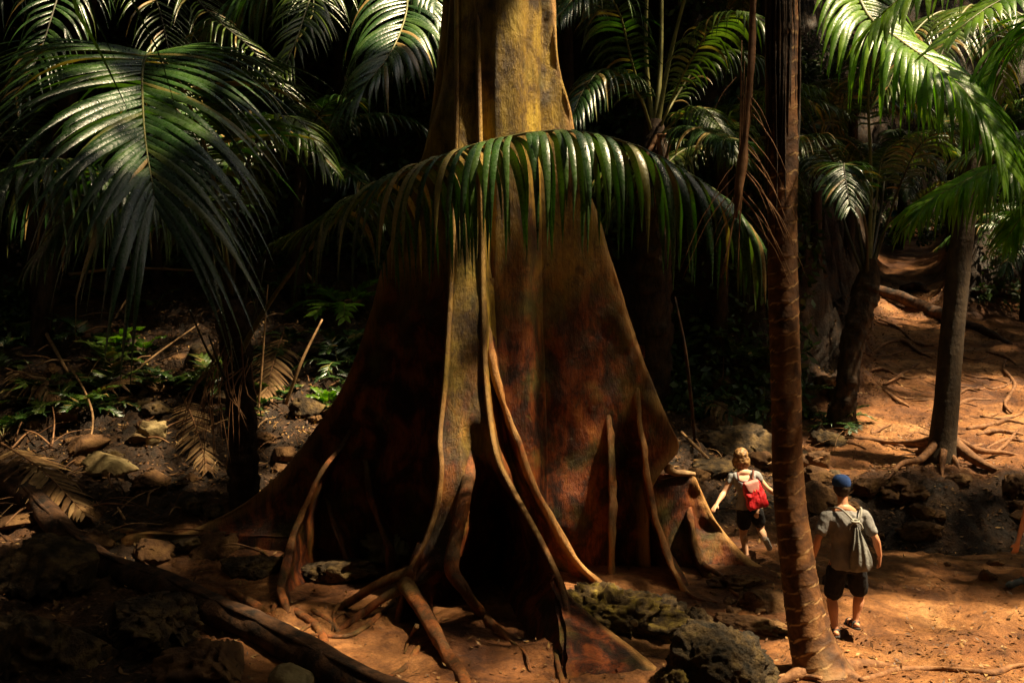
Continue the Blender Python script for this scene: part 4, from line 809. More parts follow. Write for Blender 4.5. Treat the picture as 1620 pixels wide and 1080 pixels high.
# fallen logs
def log(name, label, pts, rad, mat='log_bark', n=60, bump=.18, cat='log', group=None, k=18):
    o = tube(name, pts, rad, M[mat], None, k=k, n=n, bump=bump, seed=len(label)); return tag(o, label, cat, group)
a = ray_ground(3, 765); b = ray_ground(520, 1079)
lg = [a+[0, 0, .15]]+[np.array([*(a*(1-t)+b*t)[:2], 0]) for t in (.15, .3, .45, .6, .75, .9, 1.05, 1.2, 1.35)]
for q in lg[1:]: q[2] = float(gz(q[0], q[1]))+.13
V, F = tube_geo(spline(np.column_stack([lg]), 120), .17, 40, True, .1, 4)
Vn = np.array(V); o = mesh('fallen_log', V, F, M['log_bark']); tag(o, 'long dark fallen log running diagonally across the lower left corner', 'log')
for j in range(9):          # strips of split bark along it
    t0_ = .1+.09*j; q0 = spline(np.array(lg), 60)[int(t0_*59)]; q1 = spline(np.array(lg), 60)[min(59, int(t0_*59)+7)]
    tube('bark_strip', [q0+[.03*(j % 3), -.1, .13], (q0+q1)/2+[0, -.12, .15], q1+[.02, -.1, .13]], [.015, .03, .01], M['log_bark'], o, k=6, n=14, bump=.4)
log('fallen_log', 'dark log lying across the far slope left of the grey-brown trunk', [on(1385, 462, .1), on(1450, 490, .18), on(1510, 515, .15), on(1560, 530, .08), on(1598, 545, .0)], [.16, .2, .17, .13, .08])
log('fallen_log', 'straight reddish log on the far slope at the right edge', [on(1540, 468, .15), on(1580, 473, .2), on(1619, 480, .2)], [.15, .15, .14])
log('fallen_log', 'short dark log chunk above the far slanting log', [on(1425, 462, .12), on(1450, 460, .15), on(1466, 465, .1)], [.12, .15, .1])
GT = 'roots and fallen branches on the sunlit slope'
def gpath(pix, dz): return [on(min(x, 1619), y, dz) for x, y in pix]
for lb, pix, r in (('crooked branch with a pale upper side left on the mid slope', [(1398, 610), (1425, 596), (1447, 580), (1455, 576)], .035), ('forked dead branch arching on the slope beside the black stump', [(1375, 565), (1400, 545), (1428, 540), (1450, 556), (1475, 568)], .05),
        ('thin root looping toward the black stump', [(1365, 592), (1395, 585), (1430, 600), (1465, 598)], .04), ('bent root left of the grey-brown trunk', [(1380, 610), (1410, 607), (1432, 590), (1470, 582)], .05),
        ('short broken branch low on the slope', [(1398, 618), (1415, 632), (1438, 645)], .05), ('stub of branch right of the grey-brown trunk', [(1508, 648), (1530, 636), (1568, 634)], .05),
        ('thin branch resting across the branch stub', [(1510, 632), (1528, 618), (1545, 620)], .03), ('dark winding root at the right edge running uphill', [(1600, 655), (1590, 640), (1605, 610), (1588, 585), (1592, 570)], .04),
        ('flat root above the sunlit patch', [(1560, 558), (1590, 566), (1610, 580)], .04), ('straight thin branch on the far slope', [(1380, 500), (1420, 520), (1450, 545), (1478, 548)], .04),
        ('wavy root near the right edge', [(1545, 690), (1575, 684), (1619, 690)], .05), ('pale root crossing at the right edge', [(1560, 712), (1590, 698), (1619, 700)], .04), ('dark root reaching the right edge below the lit patch', [(1530, 680), (1560, 676), (1590, 668), (1619, 672)], .05),
        ('root running left from the grey-brown trunk', [(1280, 680), (1330, 690), (1390, 700), (1430, 708)], .045), ('faint root below the black stump', [(1275, 700), (1340, 702), (1370, 712)], .03),
        ('crossing root in the lit tangle', [(1570, 720), (1590, 706), (1612, 680)], .035), ('long root on the pale soil', [(1550, 660), (1590, 665), (1619, 655)], .03)):
    log('exposed_root', lb, gpath(pix, .03), [r*.6]+[r]*(len(pix)-2)+[r*.4], 'root_bark', n=24, bump=.35, cat='root', group=GT, k=8)
log('exposed_root', 'long smooth root winding along the bottom right corner', gpath([(1360, 1079), (1395, 1070), (1420, 1062), (1470, 1061), (1520, 1063), (1570, 1068), (1600, 1058), (1619, 1055)], .025), [.02, .028, .03, .03, .03, .04, .03, .025], 'root_bark', n=60, bump=.2, cat='root', k=8)
log('exposed_root', 'short root crossing in front of the ringed trunk foot', gpath([(1225, 1076), (1260, 1074), (1300, 1079)], .04), [.02, .03, .02], 'root_bark', n=24, cat='root', k=8)
for k in range(34):
    x0, y0 = g.uniform(1390, 1600), g.uniform(480, 735); P = [(x0, y0)]; sg = g.choice((-1, 1))
    for q in range(4): P.append((P[-1][0]+sg*g.uniform(8, 26), P[-1][1]+g.uniform(-9, 9)))
    r = g.uniform(.012, .035); log('slope_root', 'thin root or twig on the bare slope around the grey-brown trunk', gpath([(min(max(a, 1380), 1619), b) for a, b in P], .015), [r*.5, r, r, r, r*.4], 'root_bark', n=18, bump=.35, cat='root', group=GT, k=6)
# sticks, poles and canes
def stick(lb, pts, r, mat='dry_stick', name='stick', group=None): log(name, lb, pts, [r]+[r*.9]*(len(pts)-2)+[r*.5], mat, n=16, bump=.1, cat='stick', group=group, k=7)
stick('pale pole lying level against the left edge of the giant trunk', [on(470, 480, .9)*1.0, W(530, 474, on(470, 480)[1]), W(592, 466, on(470, 480)[1]-.4)], .035, name='pole')
stick('orange-brown cane leaning left of the left buttress', [on(452, 640), W(478, 570, on(452, 640)[1]), W(510, 505, on(452, 640)[1]+.1)], .03)
stick('thin upright cane right of the black palm trunk', [on(408, 655), W(415, 570, on(408, 655)[1]), W(424, 450, on(408, 655)[1])], .022)
stick('thin stick propped in the litter of the left slope', [on(205, 595), on(250, 575, .2), on(315, 540, .35)], .022)
stick('grey log end leaning at the far left', [on(60, 520, .2), on(85, 560, .15), on(108, 598, .1)], .04)
stick('level bamboo pole across the back of the left slope', [on(110, 470, .5), on(200, 466, .6), on(330, 472, .6)], .04, name='pole')
stick('short slanting stick near the glowing plant', [on(180, 508), on(200, 490, .2), on(222, 478, .3)], .025)
stick('curved vine hanging over the litter below the left fern', [on(108, 600, .3), on(135, 650, .35), on(148, 690, .3), on(140, 712, 0)], .02)
stick('slanting grey branch behind the broken plank', [on(1078, 700, .2), on(1110, 724, .1), on(1142, 750, .05)], .03)
stick('dark slanting pole behind the ringed trunk', [on(1100, 700), W(1085, 560, 18), W(1068, 470, 18)], .035, 'log_bark')
GK = 'dead sticks strewn over the rubble'
for k in range(170):
    px, py = (g.uniform(0, 560), g.uniform(480, 880)) if k < 140 else (g.uniform(1080, 1320), g.uniform(620, 740))
    p = on(px, py, .06); a_ = g.uniform(0, 2*pi); l = g.uniform(.2, .9); q = G(p[0]+cos(a_)*l, p[1]+sin(a_)*l, g.uniform(.03, .25)); mid = (p+q)/2+[g.uniform(-.05, .05), 0, .06]
    stick('thin dead stick among the litter', [p, mid, q], g.uniform(.005, .018), ['dead_frond', 'dry_stick', 'log_bark'][k % 3], 'dead_stick', GK)
# fallen fronds
def fallen(lb, p, q, L, seed, mat='dead_leaf', w=.06):
    t = empty('fallen_frond', p, lb, 'fallen frond'); mid = (np.asarray(p)+np.asarray(q))/2+[0, 0, .12]
    frond(t, [p, mid, q], mat, 'dead_frond', n=26, L=L, w=w, t0=.1, ang=(60, 30), droop=.5, lift=-.05, seed=seed, r0=.018, segs=7)
fallen('yellowing fallen frond lying over the upper end of the big log', on(3, 735, .35), on(135, 832, .18), .7, 1, 'dead_leaf', .08)
fallen('brown fallen frond in the litter under the fan leaflets', on(130, 640, .15), on(260, 610, .15), .6, 2)
fallen('brown fallen frond beside the palm skirt', on(290, 640, .15), on(330, 760, .15), .6, 3)
fallen('dead frond lying on the rubble left of the buttress', on(450, 540, .2), on(420, 640, .15), .7, 4)
fallen('dead frond in the shade beyond the broken plank', on(1100, 640, .15), on(1180, 680, .1), .7, 5)
fallen('dead frond at the left edge of the slope', on(10, 600, .2), on(100, 650, .15), .7, 6)
# ---------------------------------------------------------------- people
class Geo:
    def __init__(s): s.V = []; s.F = []
    def add(s, V, F):
        b = len(s.V); s.V += [tuple(map(float, v)) for v in V]; s.F += [tuple(int(x)+b for x in f) for f in F]
    def tube(s, P, r, n=None, k=14):
        P = np.asarray(P, float); r = np.broadcast_to(r, (len(P),))
        A_ = spline(np.column_stack([P, r]), n or len(P)*4); s.add(*tube_geo(A_[:, :3], np.maximum(A_[:, 3], .003), k))
        for q, rr in ((P[0], r[0]), (P[-1], r[-1])): s.ell(q, (rr*.97,)*3)
    def ell(s, c, r, X=(1, 0, 0), Y=(0, 1, 0), Z=(0, 0, 1), sub=2):
        bm = bmesh.new(); bmesh.ops.create_icosphere(bm, subdivisions=sub, radius=1)
        V = np.array([v.co[:] for v in bm.verts]); F = [[v.index for v in f.verts] for f in bm.faces]; bm.free()
        s.add(np.asarray(c)+V[:, :1]*r[0]*np.asarray(X)+V[:, 1:2]*r[1]*np.asarray(Y)+V[:, 2:]*r[2]*np.asarray(Z), F)
    def loft(s, secs, X, Y, n=24, k=28, pw=.85):
        """secs: rows of (cx,cy,cz,rx,ry); closed ends"""
        A_ = spline(np.array(secs, float), n); th = np.linspace(0, 2*pi, k, endpoint=False); V = []
        cx_ = np.sign(np.cos(th))*np.abs(np.cos(th))**pw; sy_ = np.sign(np.sin(th))*np.abs(np.sin(th))**pw
        for a in A_: V += list(a[:3]+cx_[:, None]*a[3]*X+sy_[:, None]*a[4]*Y)
        F = [(i*k+j, i*k+(j+1) % k, (i+1)*k+(j+1) % k, (i+1)*k+j) for i in range(n-1) for j in range(k)]
        V += [A_[0][:3], A_[-1][:3]]; c0 = n*k
        for j in range(k): F += [(c0, (j+1) % k, j), (c0+1, (n-1)*k+j, (n-1)*k+(j+1) % k)]
        s.add(V, F)
    def build(s, name, mat, parent=None, voxel=.006, smooth=3, fold=0, fs=9, label=None):
        me = bpy.data.meshes.new(name+'_raw'); me.from_pydata(s.V, [], s.F); o = bpy.data.objects.new(name, me); link(o)
        m = o.modifiers.new('r', 'REMESH'); m.mode = 'VOXEL'; m.voxel_size = voxel
        m2 = o.modifiers.new('s', 'SMOOTH'); m2.iterations = smooth; m2.factor = .5
        dg = bpy.context.evaluated_depsgraph_get(); me2 = bpy.data.meshes.new_from_object(o.evaluated_get(dg))
        o.modifiers.clear(); o.data = me2; me2.name = name
        if fold:
            n = len(me2.vertices); co = np.empty(n*3); me2.vertices.foreach_get('co', co); co = co.reshape(-1, 3)
            no = np.empty(n*3); me2.vertices.foreach_get('normal', no); no = no.reshape(-1, 3)
            f = fbm(co[:, 0]*fs, co[:, 1]*fs, co[:, 2]*fs*.55, 3); f = 1-np.abs(f)*2.2
            co = co+no*(f*fold)[:, None]; me2.vertices.foreach_set('co', co.ravel())
        me2.materials.clear(); me2.materials.append(M[mat]); me2.polygons.foreach_set('use_smooth', [True]*len(me2.polygons)); me2.update()
        if parent: setp(o, parent)
        if label: o['label'] = label
        return o
def V3(*a): return np.array(a, float)
def hand(g, w, d, n, s, sc_=1.0, curl=.45):
    d, n, s = nrm(np.asarray(d, float)), np.asarray(n, float), np.asarray(s, float)
    n = nrm(n-np.dot(n, d)*d); s = nrm(s-np.dot(s, d)*d-np.dot(s, n)*n)
    g.loft([(*(w-d*.01), .026*sc_, .019*sc_), (*(w+d*.03*sc_), .034*sc_, .018*sc_), (*(w+d*.065*sc_), .040*sc_, .015*sc_), (*(w+d*.092*sc_), .039*sc_, .012*sc_)], s, n, 8, 14)
    for i, (o_, l) in enumerate(((.031, .068), (.0105, .076), (-.0105, .070), (-.031, .056))):
        p = w+d*.088*sc_+s*o_*sc_; dd = nrm(d+s*o_*3.2); P = [p-dd*.01]; c = curl*(.8+.15*i)
        for q in range(3):
            P.append(P[-1]+dd*l*sc_/3*(1.2-.15*q)); dd = nrm(dd*cos(c)+n*sin(c))
        g.tube(P, [.0088*sc_, .0085*sc_, .0078*sc_, .0066*sc_], 10, 8)
    p = w+d*.025*sc_+s*.026*sc_; dd = nrm(s*.75+d*.75+n*.25); g.tube([p-dd*.01, p+dd*.03*sc_, p+dd*.045*sc_+d*.018*sc_+n*.006], [.012*sc_, .0105*sc_, .008*sc_], 9, 8)
def person(name, label, J, o, face, M_, k=1.0, yaw_h=0.0):
    """J: joints in metres; face: facing unit vector; k: build factor; M_: materials"""
    up = V3(0, 0, 1); Y = nrm(np.asarray(face, float)); X = nrm(J['shR']-J['shL']); X0 = nrm(np.cross(Y, up))
    root_ = empty(name, o, label, 'person'); g = Geo()
    ne, pe = J['neck'], J['pelvis']; sp_ = ne-pe; tl = np.linalg.norm(sp_)
    def T(u, dx=0, dy=0): return pe+sp_*u+X*dx+Y*dy
    sw = np.linalg.norm(J['shR']-J['shL'])/2; fem = M_.get('fem', 0)
    prof = [(-.12, .10, .09), (-.02, .155+.01*fem, .105), (.12, .152, .10), (.32, .128-.012*fem, .088), (.52, .145-.012*fem, .10), (.70, .165-.012*fem, .108), (.84, sw*.98, .088), (.93, sw*.60, .065), (1.0, .058, .058)]
    g.loft([(*T(u), a*k if u < .8 else a, b*k) for u, a, b in prof], X, Y, 40, 32)
    # neck and head
    hd = J['head']; g.tube([T(.95), (T(1.0)+hd)/2-Y*.005, hd-up*.03*k], [.062*k, .052*k, .055*k])
    Hf = nrm(Y*cos(yaw_h)+X0*sin(yaw_h)); Hx = nrm(np.cross(Hf, up))
    g.tube([T(.93, -.09), T(.99, 0, -.01), T(.93, .09)], [.05*k, .062*k, .05*k])
    g.ell(hd+up*.02*k-Hf*.008, (.078*k, .095*k, .098*k), Hx, Hf, up, 3)          # skull
    g.ell(hd-up*.045*k+Hf*.028, (.055*k, .062*k, .066*k), Hx, Hf, up, 3)         # jaw
    g.ell(hd-up*.008*k+Hf*.098*k, (.012*k, .018*k, .014*k), Hx, Hf, up)         # nose
    g.tube([hd+up*.025*k+Hf*.084*k, hd-up*.008*k+Hf*.103*k], [.008*k, .011*k], 6, 8)
    g.tube([hd-up*.045*k+Hf*.083*k-Hx*.02, hd-up*.048*k+Hf*.091*k, hd-up*.045*k+Hf*.083*k+Hx*.02], [.005, .008, .005], 8, 8)   # lips
    for s_ in (-1, 1):
        g.ell(hd+Hx*s_*.078*k-up*.003*k-Hf*.004, (.010*k, .020*k, .031*k), nrm(Hx+Hf*s_*.3), Hf, up)   # ears
        g.ell(hd+Hx*s_*.03*k+up*.028*k+Hf*.076*k, (.02*k, .012*k, .008*k), Hx, Hf, up)               # brows
    # limbs
    for s_, c in ((-1, 'L'), (1, 'R')):
        sh, el, wr = J['sh'+c], J['el'+c], J['wr'+c]
        g.tube([sh-X*s_*.03, sh, sh*.5+el*.5, el, el*.7+wr*.3, el*.3+wr*.7, wr], np.array([.055, .054, .046, .037, .041, .031, .024])*k, 26)
        hand(g, wr, J['hd'+c]-wr, J.get('pn'+c, -X0*s_), J.get('th'+c, Y), .98*k, J.get('cu'+c, .4))
        hp_, kn, an, toe = J['hip'+c], J['kn'+c], J['an'+c], J['toe'+c]
        fw_ = nrm(toe-an); bk = -fw_
        g.tube([hp_+up*.06, hp_, hp_*.5+kn*.5, kn*.9+hp_*.1, kn, kn*.72+an*.28-Y*.008, kn*.4+an*.6, an*.92+kn*.08, an], np.array([.09, .092, .078, .058, .054, .057, .045, .034, .036])*k, 34)
        sole = nrm(np.cross(np.cross(kn-an, fw_), fw_)); sole = -sole if np.dot(sole, an-kn) < 0 else sole
        heel = an-fw_*.045*k+sole*.045*k
        g.tube([heel-fw_*.005, an+sole*.045*k+fw_*.03, toe-fw_*.05, toe], np.array([.032, .036, .034, .02])*k, 14)
        J['sole'+c] = sole; J['heel'+c] = heel
    body = g.build('body', M_['skin'], root_, .0055 if k > .5 else .02, 2)
    for s_ in (-1, 1):      # eyes
        e = Geo(); e.ell(hd+Hx*s_*.03*k+up*.016*k+Hf*.077*k, (.013*k, .009*k, .008*k), Hx, Hf, up); mesh('eye', e.V, e.F, M['shoe_white'], root_)
    # shorts
    g = Geo(); h = M_.get('short_len', .55)
    g.loft([(*T(-.13), .13*k, .10*k), (*T(-.04), .178*k, .128*k), (*T(.06), .176*k, .125*k), (*T(.2), .158*k, .112*k), (*T(.22), .12*k, .08*k)], X, Y, 20, 32)
    for s_, c in ((-1, 'L'), (1, 'R')):
        hp_, kn = J['hip'+c], J['kn'+c]; g.tube([hp_+up*.03, hp_*(1-h*.5)+kn*h*.5, hp_*(1-h)+kn*h], np.array([.10, .105, .10])*k)
    g.build('shorts', M_['shorts'], root_, .009, 4, .006)
    # top
    g = Geo(); lo = M_.get('hem', -.03); hi = M_.get('top_hi', 1)
    pr = [(lo, .19, .135), (lo+.1, .187, .132), (.20, .168, .118), (.35, .152-.015*fem, .108), (.52, .162-.012*fem, .115), (.70, .180-.012*fem, .122)]
    pr += [(.84, sw*1.04/k, .102), (.93, sw*.68/k, .079), (.985, .066, .066)] if hi >= 1 else [(.78, sw*.86/k, .112), (.80, sw*.7/k, .10)]
    g.loft([(*T(u), a*k, b*k) for u, a, b in pr], X, Y, 40, 32)
    for s_, c in ((-1, 'L'), (1, 'R')):
        sh, el = J['sh'+c], J['el'+c]; t = M_.get('sleeve', .62); g.tube([sh-X*s_*.06+up*.01, sh+up*.006, sh*(1-t*.5)+el*t*.5, sh*(1-t)+el*t], np.array([.062, .068, .066, .063])*k)
        if hi < 1: g.tube([T(.76, s_*sw*.62, -.07), T(.9, s_*sw*.68, -.06), T(.965, s_*sw*.6, 0), T(.9, s_*sw*.6, .07), T(.76, s_*sw*.55, .09)], [.045, .035, .03, .035, .04])
    g.build(M_.get('top_name', 'shirt'), M_['top'], root_, .008, 4, .008 if k > .5 else 0)
    return root_, T, X, Y, Hx, Hf, body
up3 = V3(0, 0, 1)
# --- the man
D0 = 10.6
def m(px, py, dd=0): return W(px, py, D0+dd)
J = dict(head=m(1331, 771, .05), neck=m(1334, 803, .0), pelvis=m(1340, 892, .0), shL=m(1308, 818, .0), shR=m(1366, 817, .0), elL=m(1294, 852, -.03), wrL=m(1286, 883, .08), hdL=m(1287, 901, .12),
         elR=m(1385, 851, -.05), wrR=m(1392, 879, .02), hdR=m(1391, 897, .06), hipL=m(1324, 900), hipR=m(1356, 900), knL=m(1316, 948, .06), anL=m(1321, 994, -.06), toeL=m(1325, 999, .12), knR=m(1359, 941, .10), anR=m(1353, 982, .08), toeR=m(1350, 991, .24),
         pnL=V3(1, .2, 0), pnR=V3(-1, .2, 0))
J['toeL'] = J['anL']+V3(.02, .19, -.055); J['toeR'] = J['anR']+V3(-.03, .17, -.06)
man, T, X, Y, Hx, Hf, body = person('person', 'man in grey t-shirt, black shorts and blue cap walking away past the ringed trunk', J, G(3.45, 10.6), (0.04, 1, 0),
    dict(skin='skin', shorts='black_cloth', top='shirt_grey', short_len=.72, hem=-.06, sleeve=.66), 1.0)
hd = J['head']
g = Geo(); g.ell(hd+up3*.002-Hf*.014, (.085, .10, .09), Hx, Hf, up3, 3); g.ell(hd-up3*.045-Hf*.045, (.06, .052, .055), Hx, Hf, up3, 2)
g.build('hair', 'hair_dark', man, .007, 3, .003, 40)
g = Geo(); tilt_f = nrm(Hf-up3*.12)
g.loft([(*(hd+up3*.025), .095, .110), (*(hd+up3*.06), .097, .112), (*(hd+up3*.10), .087, .10), (*(hd+up3*.13), .06, .07), (*(hd+up3*.143), .014, .016)], Hx, Hf, 20, 30, 1.0)
cap = g.build('cap', 'cap_blue', man, .006, 3)
g = Geo(); g.loft([(*(hd+up3*.045+Hf*.08), .075, .012), (*(hd+up3*.042+Hf*.12), .072, .008), (*(hd+up3*.03+Hf*.165), .045, .006)], Hx, up3, 10, 20); b_ = g.build('brim', 'cap_blue', None, .006, 1); b_.parent = cap; b_.matrix_parent_inverse = Matrix.Translation(man.location)
V, F = tube_geo([hd+up3*(.052+.022*sin(a))-Hf*.112+Hx*.024*cos(a) for a in np.linspace(0, pi, 12)], .004, 6); b_ = mesh('cap_opening', V, F, M['cord_grey']); b_.parent = cap; b_.matrix_parent_inverse = Matrix.Translation(man.location)
g = Geo(); g.ell(hd+up3*.055-Hf*.107, (.021, .008, .016), Hx, Hf, up3); b_ = mesh('strap_gap', g.V, g.F, M['skin']); b_.parent = cap; b_.matrix_parent_inverse = Matrix.Translation(man.location)
V, F = tube_geo([J['wrL']+V3(.031*cos(a), .031*sin(a), .0) for a in np.linspace(0, 2*pi, 18)], .007, 7); mesh('wristband', V, F, M['cord_grey'], man)
def sandal(c, par, mat='sandal', kk=1.0, closed=False):
    an, toe, so_, heel = J['an'+c], J['toe'+c], J['sole'+c], J['heel'+c]; fw_ = nrm(toe-an); sd = nrm(np.cross(fw_, so_)); g = Geo()
    fw2 = nrm(toe-heel); so2 = nrm(so_-np.dot(so_, fw2)*fw2); L = np.linalg.norm(toe-heel)
    g.loft([(*(heel-fw2*.045+so2*.03), .028*kk, .012), (*(heel+so2*.033), .04*kk, .013), (*(heel+fw2*L*.5+so2*.036), .04*kk, .012), (*(toe-fw2*.02+so2*.032), .045*kk, .012), (*(toe+fw2*.03+so2*.024), .025*kk, .011)], sd, so2, 16, 20)
    if closed: g.tube([an+so_*.01, heel+fw2*.02-so2*.005, heel+fw2*L*.5, toe-fw2*.01+so2*.008, toe+fw2*.015+so2*.01], np.array([.05, .05, .045, .042, .028])*kk)
    else:
        for t_ in (.12, .45, .8):
            c_ = heel*(1-t_)+toe*t_; g.tube([c_+sd*.042*kk+so2*.03, c_+sd*.036*kk-so2*.025, c_-so2*.043, c_-sd*.036*kk-so2*.025, c_-sd*.042*kk+so2*.03], [.009]*5, 14, 8)
        g.tube([an+V3(.042*cos(a), .042*sin(a), -.01) for a in np.linspace(0, 2*pi, 12)], [.011]*12, 24, 8)
    return g.build('shoe' if closed else 'sandal', mat, par, .006, 2)
sandal('L', man); sandal('R', man)
# drawstring bag on his back
bag = empty('drawstring_bag', m(1352, 850, -.2), 'limp grey drawstring bag hanging on the back of the man in the blue cap', 'bag'); g = Geo()
Bk = -Y
def mb(px, py, o_): return m(px, py, 0)+Bk*o_
g.loft([(*mb(1346, 822, .135), .012, .012), (*mb(1347, 828, .14), .03, .022), (*mb(1350, 842, .155), .055, .04), (*mb(1352, 860, .165), .088, .055), (*mb(1354, 876, .165), .112, .06), (*mb(1355, 889, .16), .118, .055), (*mb(1355, 896, .155), .10, .035)], nrm(X+up3*.08), Y, 40, 30)
bg_ = g.build('sack', 'bag_grey', bag, .006, 2)
me_ = bg_.data; n_ = len(me_.vertices); co = np.empty(n_*3); me_.vertices.foreach_get('co', co); co = co.reshape(-1, 3); cc_ = mb(1350, 822, .14)
ang_ = np.arctan2(co[:, 0]-cc_[0], cc_[2]+.08-co[:, 2]); rad_ = np.clip((cc_[2]-co[:, 2])/.4, 0, 1)
co[:, 1] += (.016*np.sin(ang_*34)*(1-rad_*.55)+.01*fbm(co[:, 0]*14, 0, co[:, 2]*5, 3))*np.clip(rad_*6, 0, 1)*(co[:, 1] < cc_[1]+.02); me_.vertices.foreach_set('co', co.ravel()); me_.update()
for pts in ([(1346, 822, .15), (1338, 812, .145), (1326, 801, .10), (1318, 802, .02), (1312, 812, -.13), (1310, 835, -.12)], [(1346, 822, .15), (1354, 812, .15), (1358, 802, .105), (1360, 802, .02), (1366, 812, -.13), (1367, 835, -.12)],
            [(1337, 830, .15), (1341, 822, .155), (1347, 820, .16), (1354, 822, .155), (1358, 830, .15)]):
    P = [mb(*p) for p in pts]; tube('cord', P, [.010]*len(P), M['cord_grey'], bag, k=8, n=30, bump=.1)
V, F = tube_geo([mb(1346+6*cos(a), 818+1.5*sin(a), .15+.02*sin(a)) for a in np.linspace(0, 2*pi, 12)], .012, 8); mesh('knot', V, F, M['cord_grey'], bag)
# --- the woman
D0 = 13.62
J = dict(head=m(1172, 722, .06), neck=m(1176, 746, .0), pelvis=m(1185, 803, .0), shL=m(1158, 755, .0), shR=m(1196, 753, .03), elL=m(1146, 778, -.03), wrL=m(1134, 797, -.16), hdL=m(1128, 806, -.22),
         elR=m(1214, 772, .06), wrR=m(1226, 782, .22), hdR=m(1230, 788, .32), hipL=m(1177, 812), hipR=m(1197, 811), knL=m(1176, 845, .06), anL=m(1181, 878, .0), knR=m(1204, 838, .12), anR=m(1211, 853, -.24),
         toeL=V3(0, 0, 0), toeR=V3(0, 0, 0), pnL=V3(.3, .1, -1), thL=V3(.9, .2, 0), cuL=.28)
J['toeL'] = J['anL']+V3(.02, .18, -.05); J['toeR'] = J['anR']+V3(.07, .07, -.13)
wom, T, X, Y, Hx, Hf, body = person('person', 'curly-haired woman in grey top and black shorts, hand on the broken plank root', J, G(*m(1183, 880)[:2]), (.12, 1, 0),
    dict(skin='skin_fair', shorts='black_cloth', top='top_grey', short_len=.5, hem=.0, sleeve=.28, fem=1, top_hi=.8, top_name='top'), .93)
hd = J['head']; g = Geo(); g.ell(hd+up3*.03-Hf*.022, (.10, .105, .10), Hx, Hf, up3, 3); g.ell(hd-up3*.06-Hf*.06, (.125, .07, .12), Hx, Hf, up3, 3)
hr = g.build('hair', 'hair_brown', wom, .008, 2, .004, 30)
Vh, Fh = [], []; gr_ = random.Random(4)
for q in range(420):
    a = gr_.uniform(0, 2*pi); z_ = gr_.uniform(-.7, 1); rr_ = sqrt(1-z_*z_)
    if sin(a) > .35 and z_ < .3: continue
    st = hd+up3*.03-Hf*.022+Hx*.112*rr_*cos(a)+Hf*.105*rr_*sin(a)+up3*.095*z_; P = []; ph = gr_.uniform(0, 6); l = gr_.uniform(.1, .26); out_ = Hx*cos(a)*.25+Hf*(min(0, sin(a))-.15)*.35
    for t_ in np.linspace(0, 1, 12): P.append(st+out_*t_*.14-up3*l*t_+V3(cos(ph+t_*11), sin(ph+t_*11), 0)*.011)
    V, F = tube_geo(P, np.linspace(.0055, .002, 12), 5, base=len(Vh)); Vh += list(V); Fh += F
c_ = mesh('curls', Vh, Fh, M['hair_brown']); c_.parent = hr; c_.matrix_parent_inverse = Matrix.Translation(wom.location).inverted()
sandal('L', wom, 'sandal', .9); sandal('R', wom, 'shoe_white', .9, True)
V, F = tube_geo([J['anR']+V3(.036*cos(a), .036*sin(a), .02) for a in np.linspace(0, 2*pi, 14)], .006, 6); mesh('anklet', V, F, M['cap_blue'], wom)
# red backpack
bp = empty('backpack', m(1190, 780, -.22), 'small bright red backpack with a pinkish flap on the curly-haired woman', 'backpack')
ax = nrm(m(1197, 800, 0)-m(1184, 757, 0)); Xb = nrm(X-np.dot(X, ax)*ax); Yb = nrm(np.cross(ax, Xb)); Yb = -Yb if Yb[1] < 0 else Yb
c0 = m(1184, 757, 0)-Y*.17; Lb = .37
g = Geo(); g.loft([(*(c0+ax*u*Lb-Yb*dy), a, b) for u, a, b, dy in ((0, .085, .03, .0), (.04, .11, .048, .01), (.3, .125, .065, .02), (.6, .135, .075, .03), (.9, .145, .078, .035), (1.0, .135, .05, .03))], Xb, Yb, 26, 32, .55)
g.build('pack_body', 'bag_red', bp, .006, 2, .009, 11)
g = Geo(); fc = c0-Yb*.062
g.loft([(*(fc-ax*.012+Yb*.035), .095, .02), (*(fc+ax*.01), .098, .018), (*(fc+ax*.07-Yb*.014-Xb*.004), .088, .012), (*(fc+ax*.125-Yb*.022-Xb*.002), .07, .008), (*(fc+ax*.15-Yb*.022), .035, .006)], Xb, Yb, 22, 26, .6)
fl = g.build('flap', 'bag_flap', bp, .005, 2)
g = Geo(); g.ell(fc+ax*.125-Yb*.036, (.011, .006, .011), Xb, Yb, ax); mesh('clasp', g.V, g.F, M['brass'], bp)
for s_, (tx, ty) in ((-1, (1166, 748)), (1, (1191, 745))):
    P = [c0+Xb*s_*.055, m(tx+s_*-2, ty+8, 0)-Y*.125, m(tx, ty, 0)-Y*.06+up3*.012, m(tx, ty+1, .1)+up3*.0, m(tx-s_*2, ty+12, .14), m(tx+s_*3, ty+30, .12)]
    tube('strap', P, [.014, .013, .013, .013, .012, .012], M['strap_brown'], bp, k=8, n=30)
tube('top_loop', [c0+Xb*-.03, c0-ax*.03-Y*.01, c0+Xb*.03], [.006]*3, M['strap_brown'], bp, k=6, n=12)
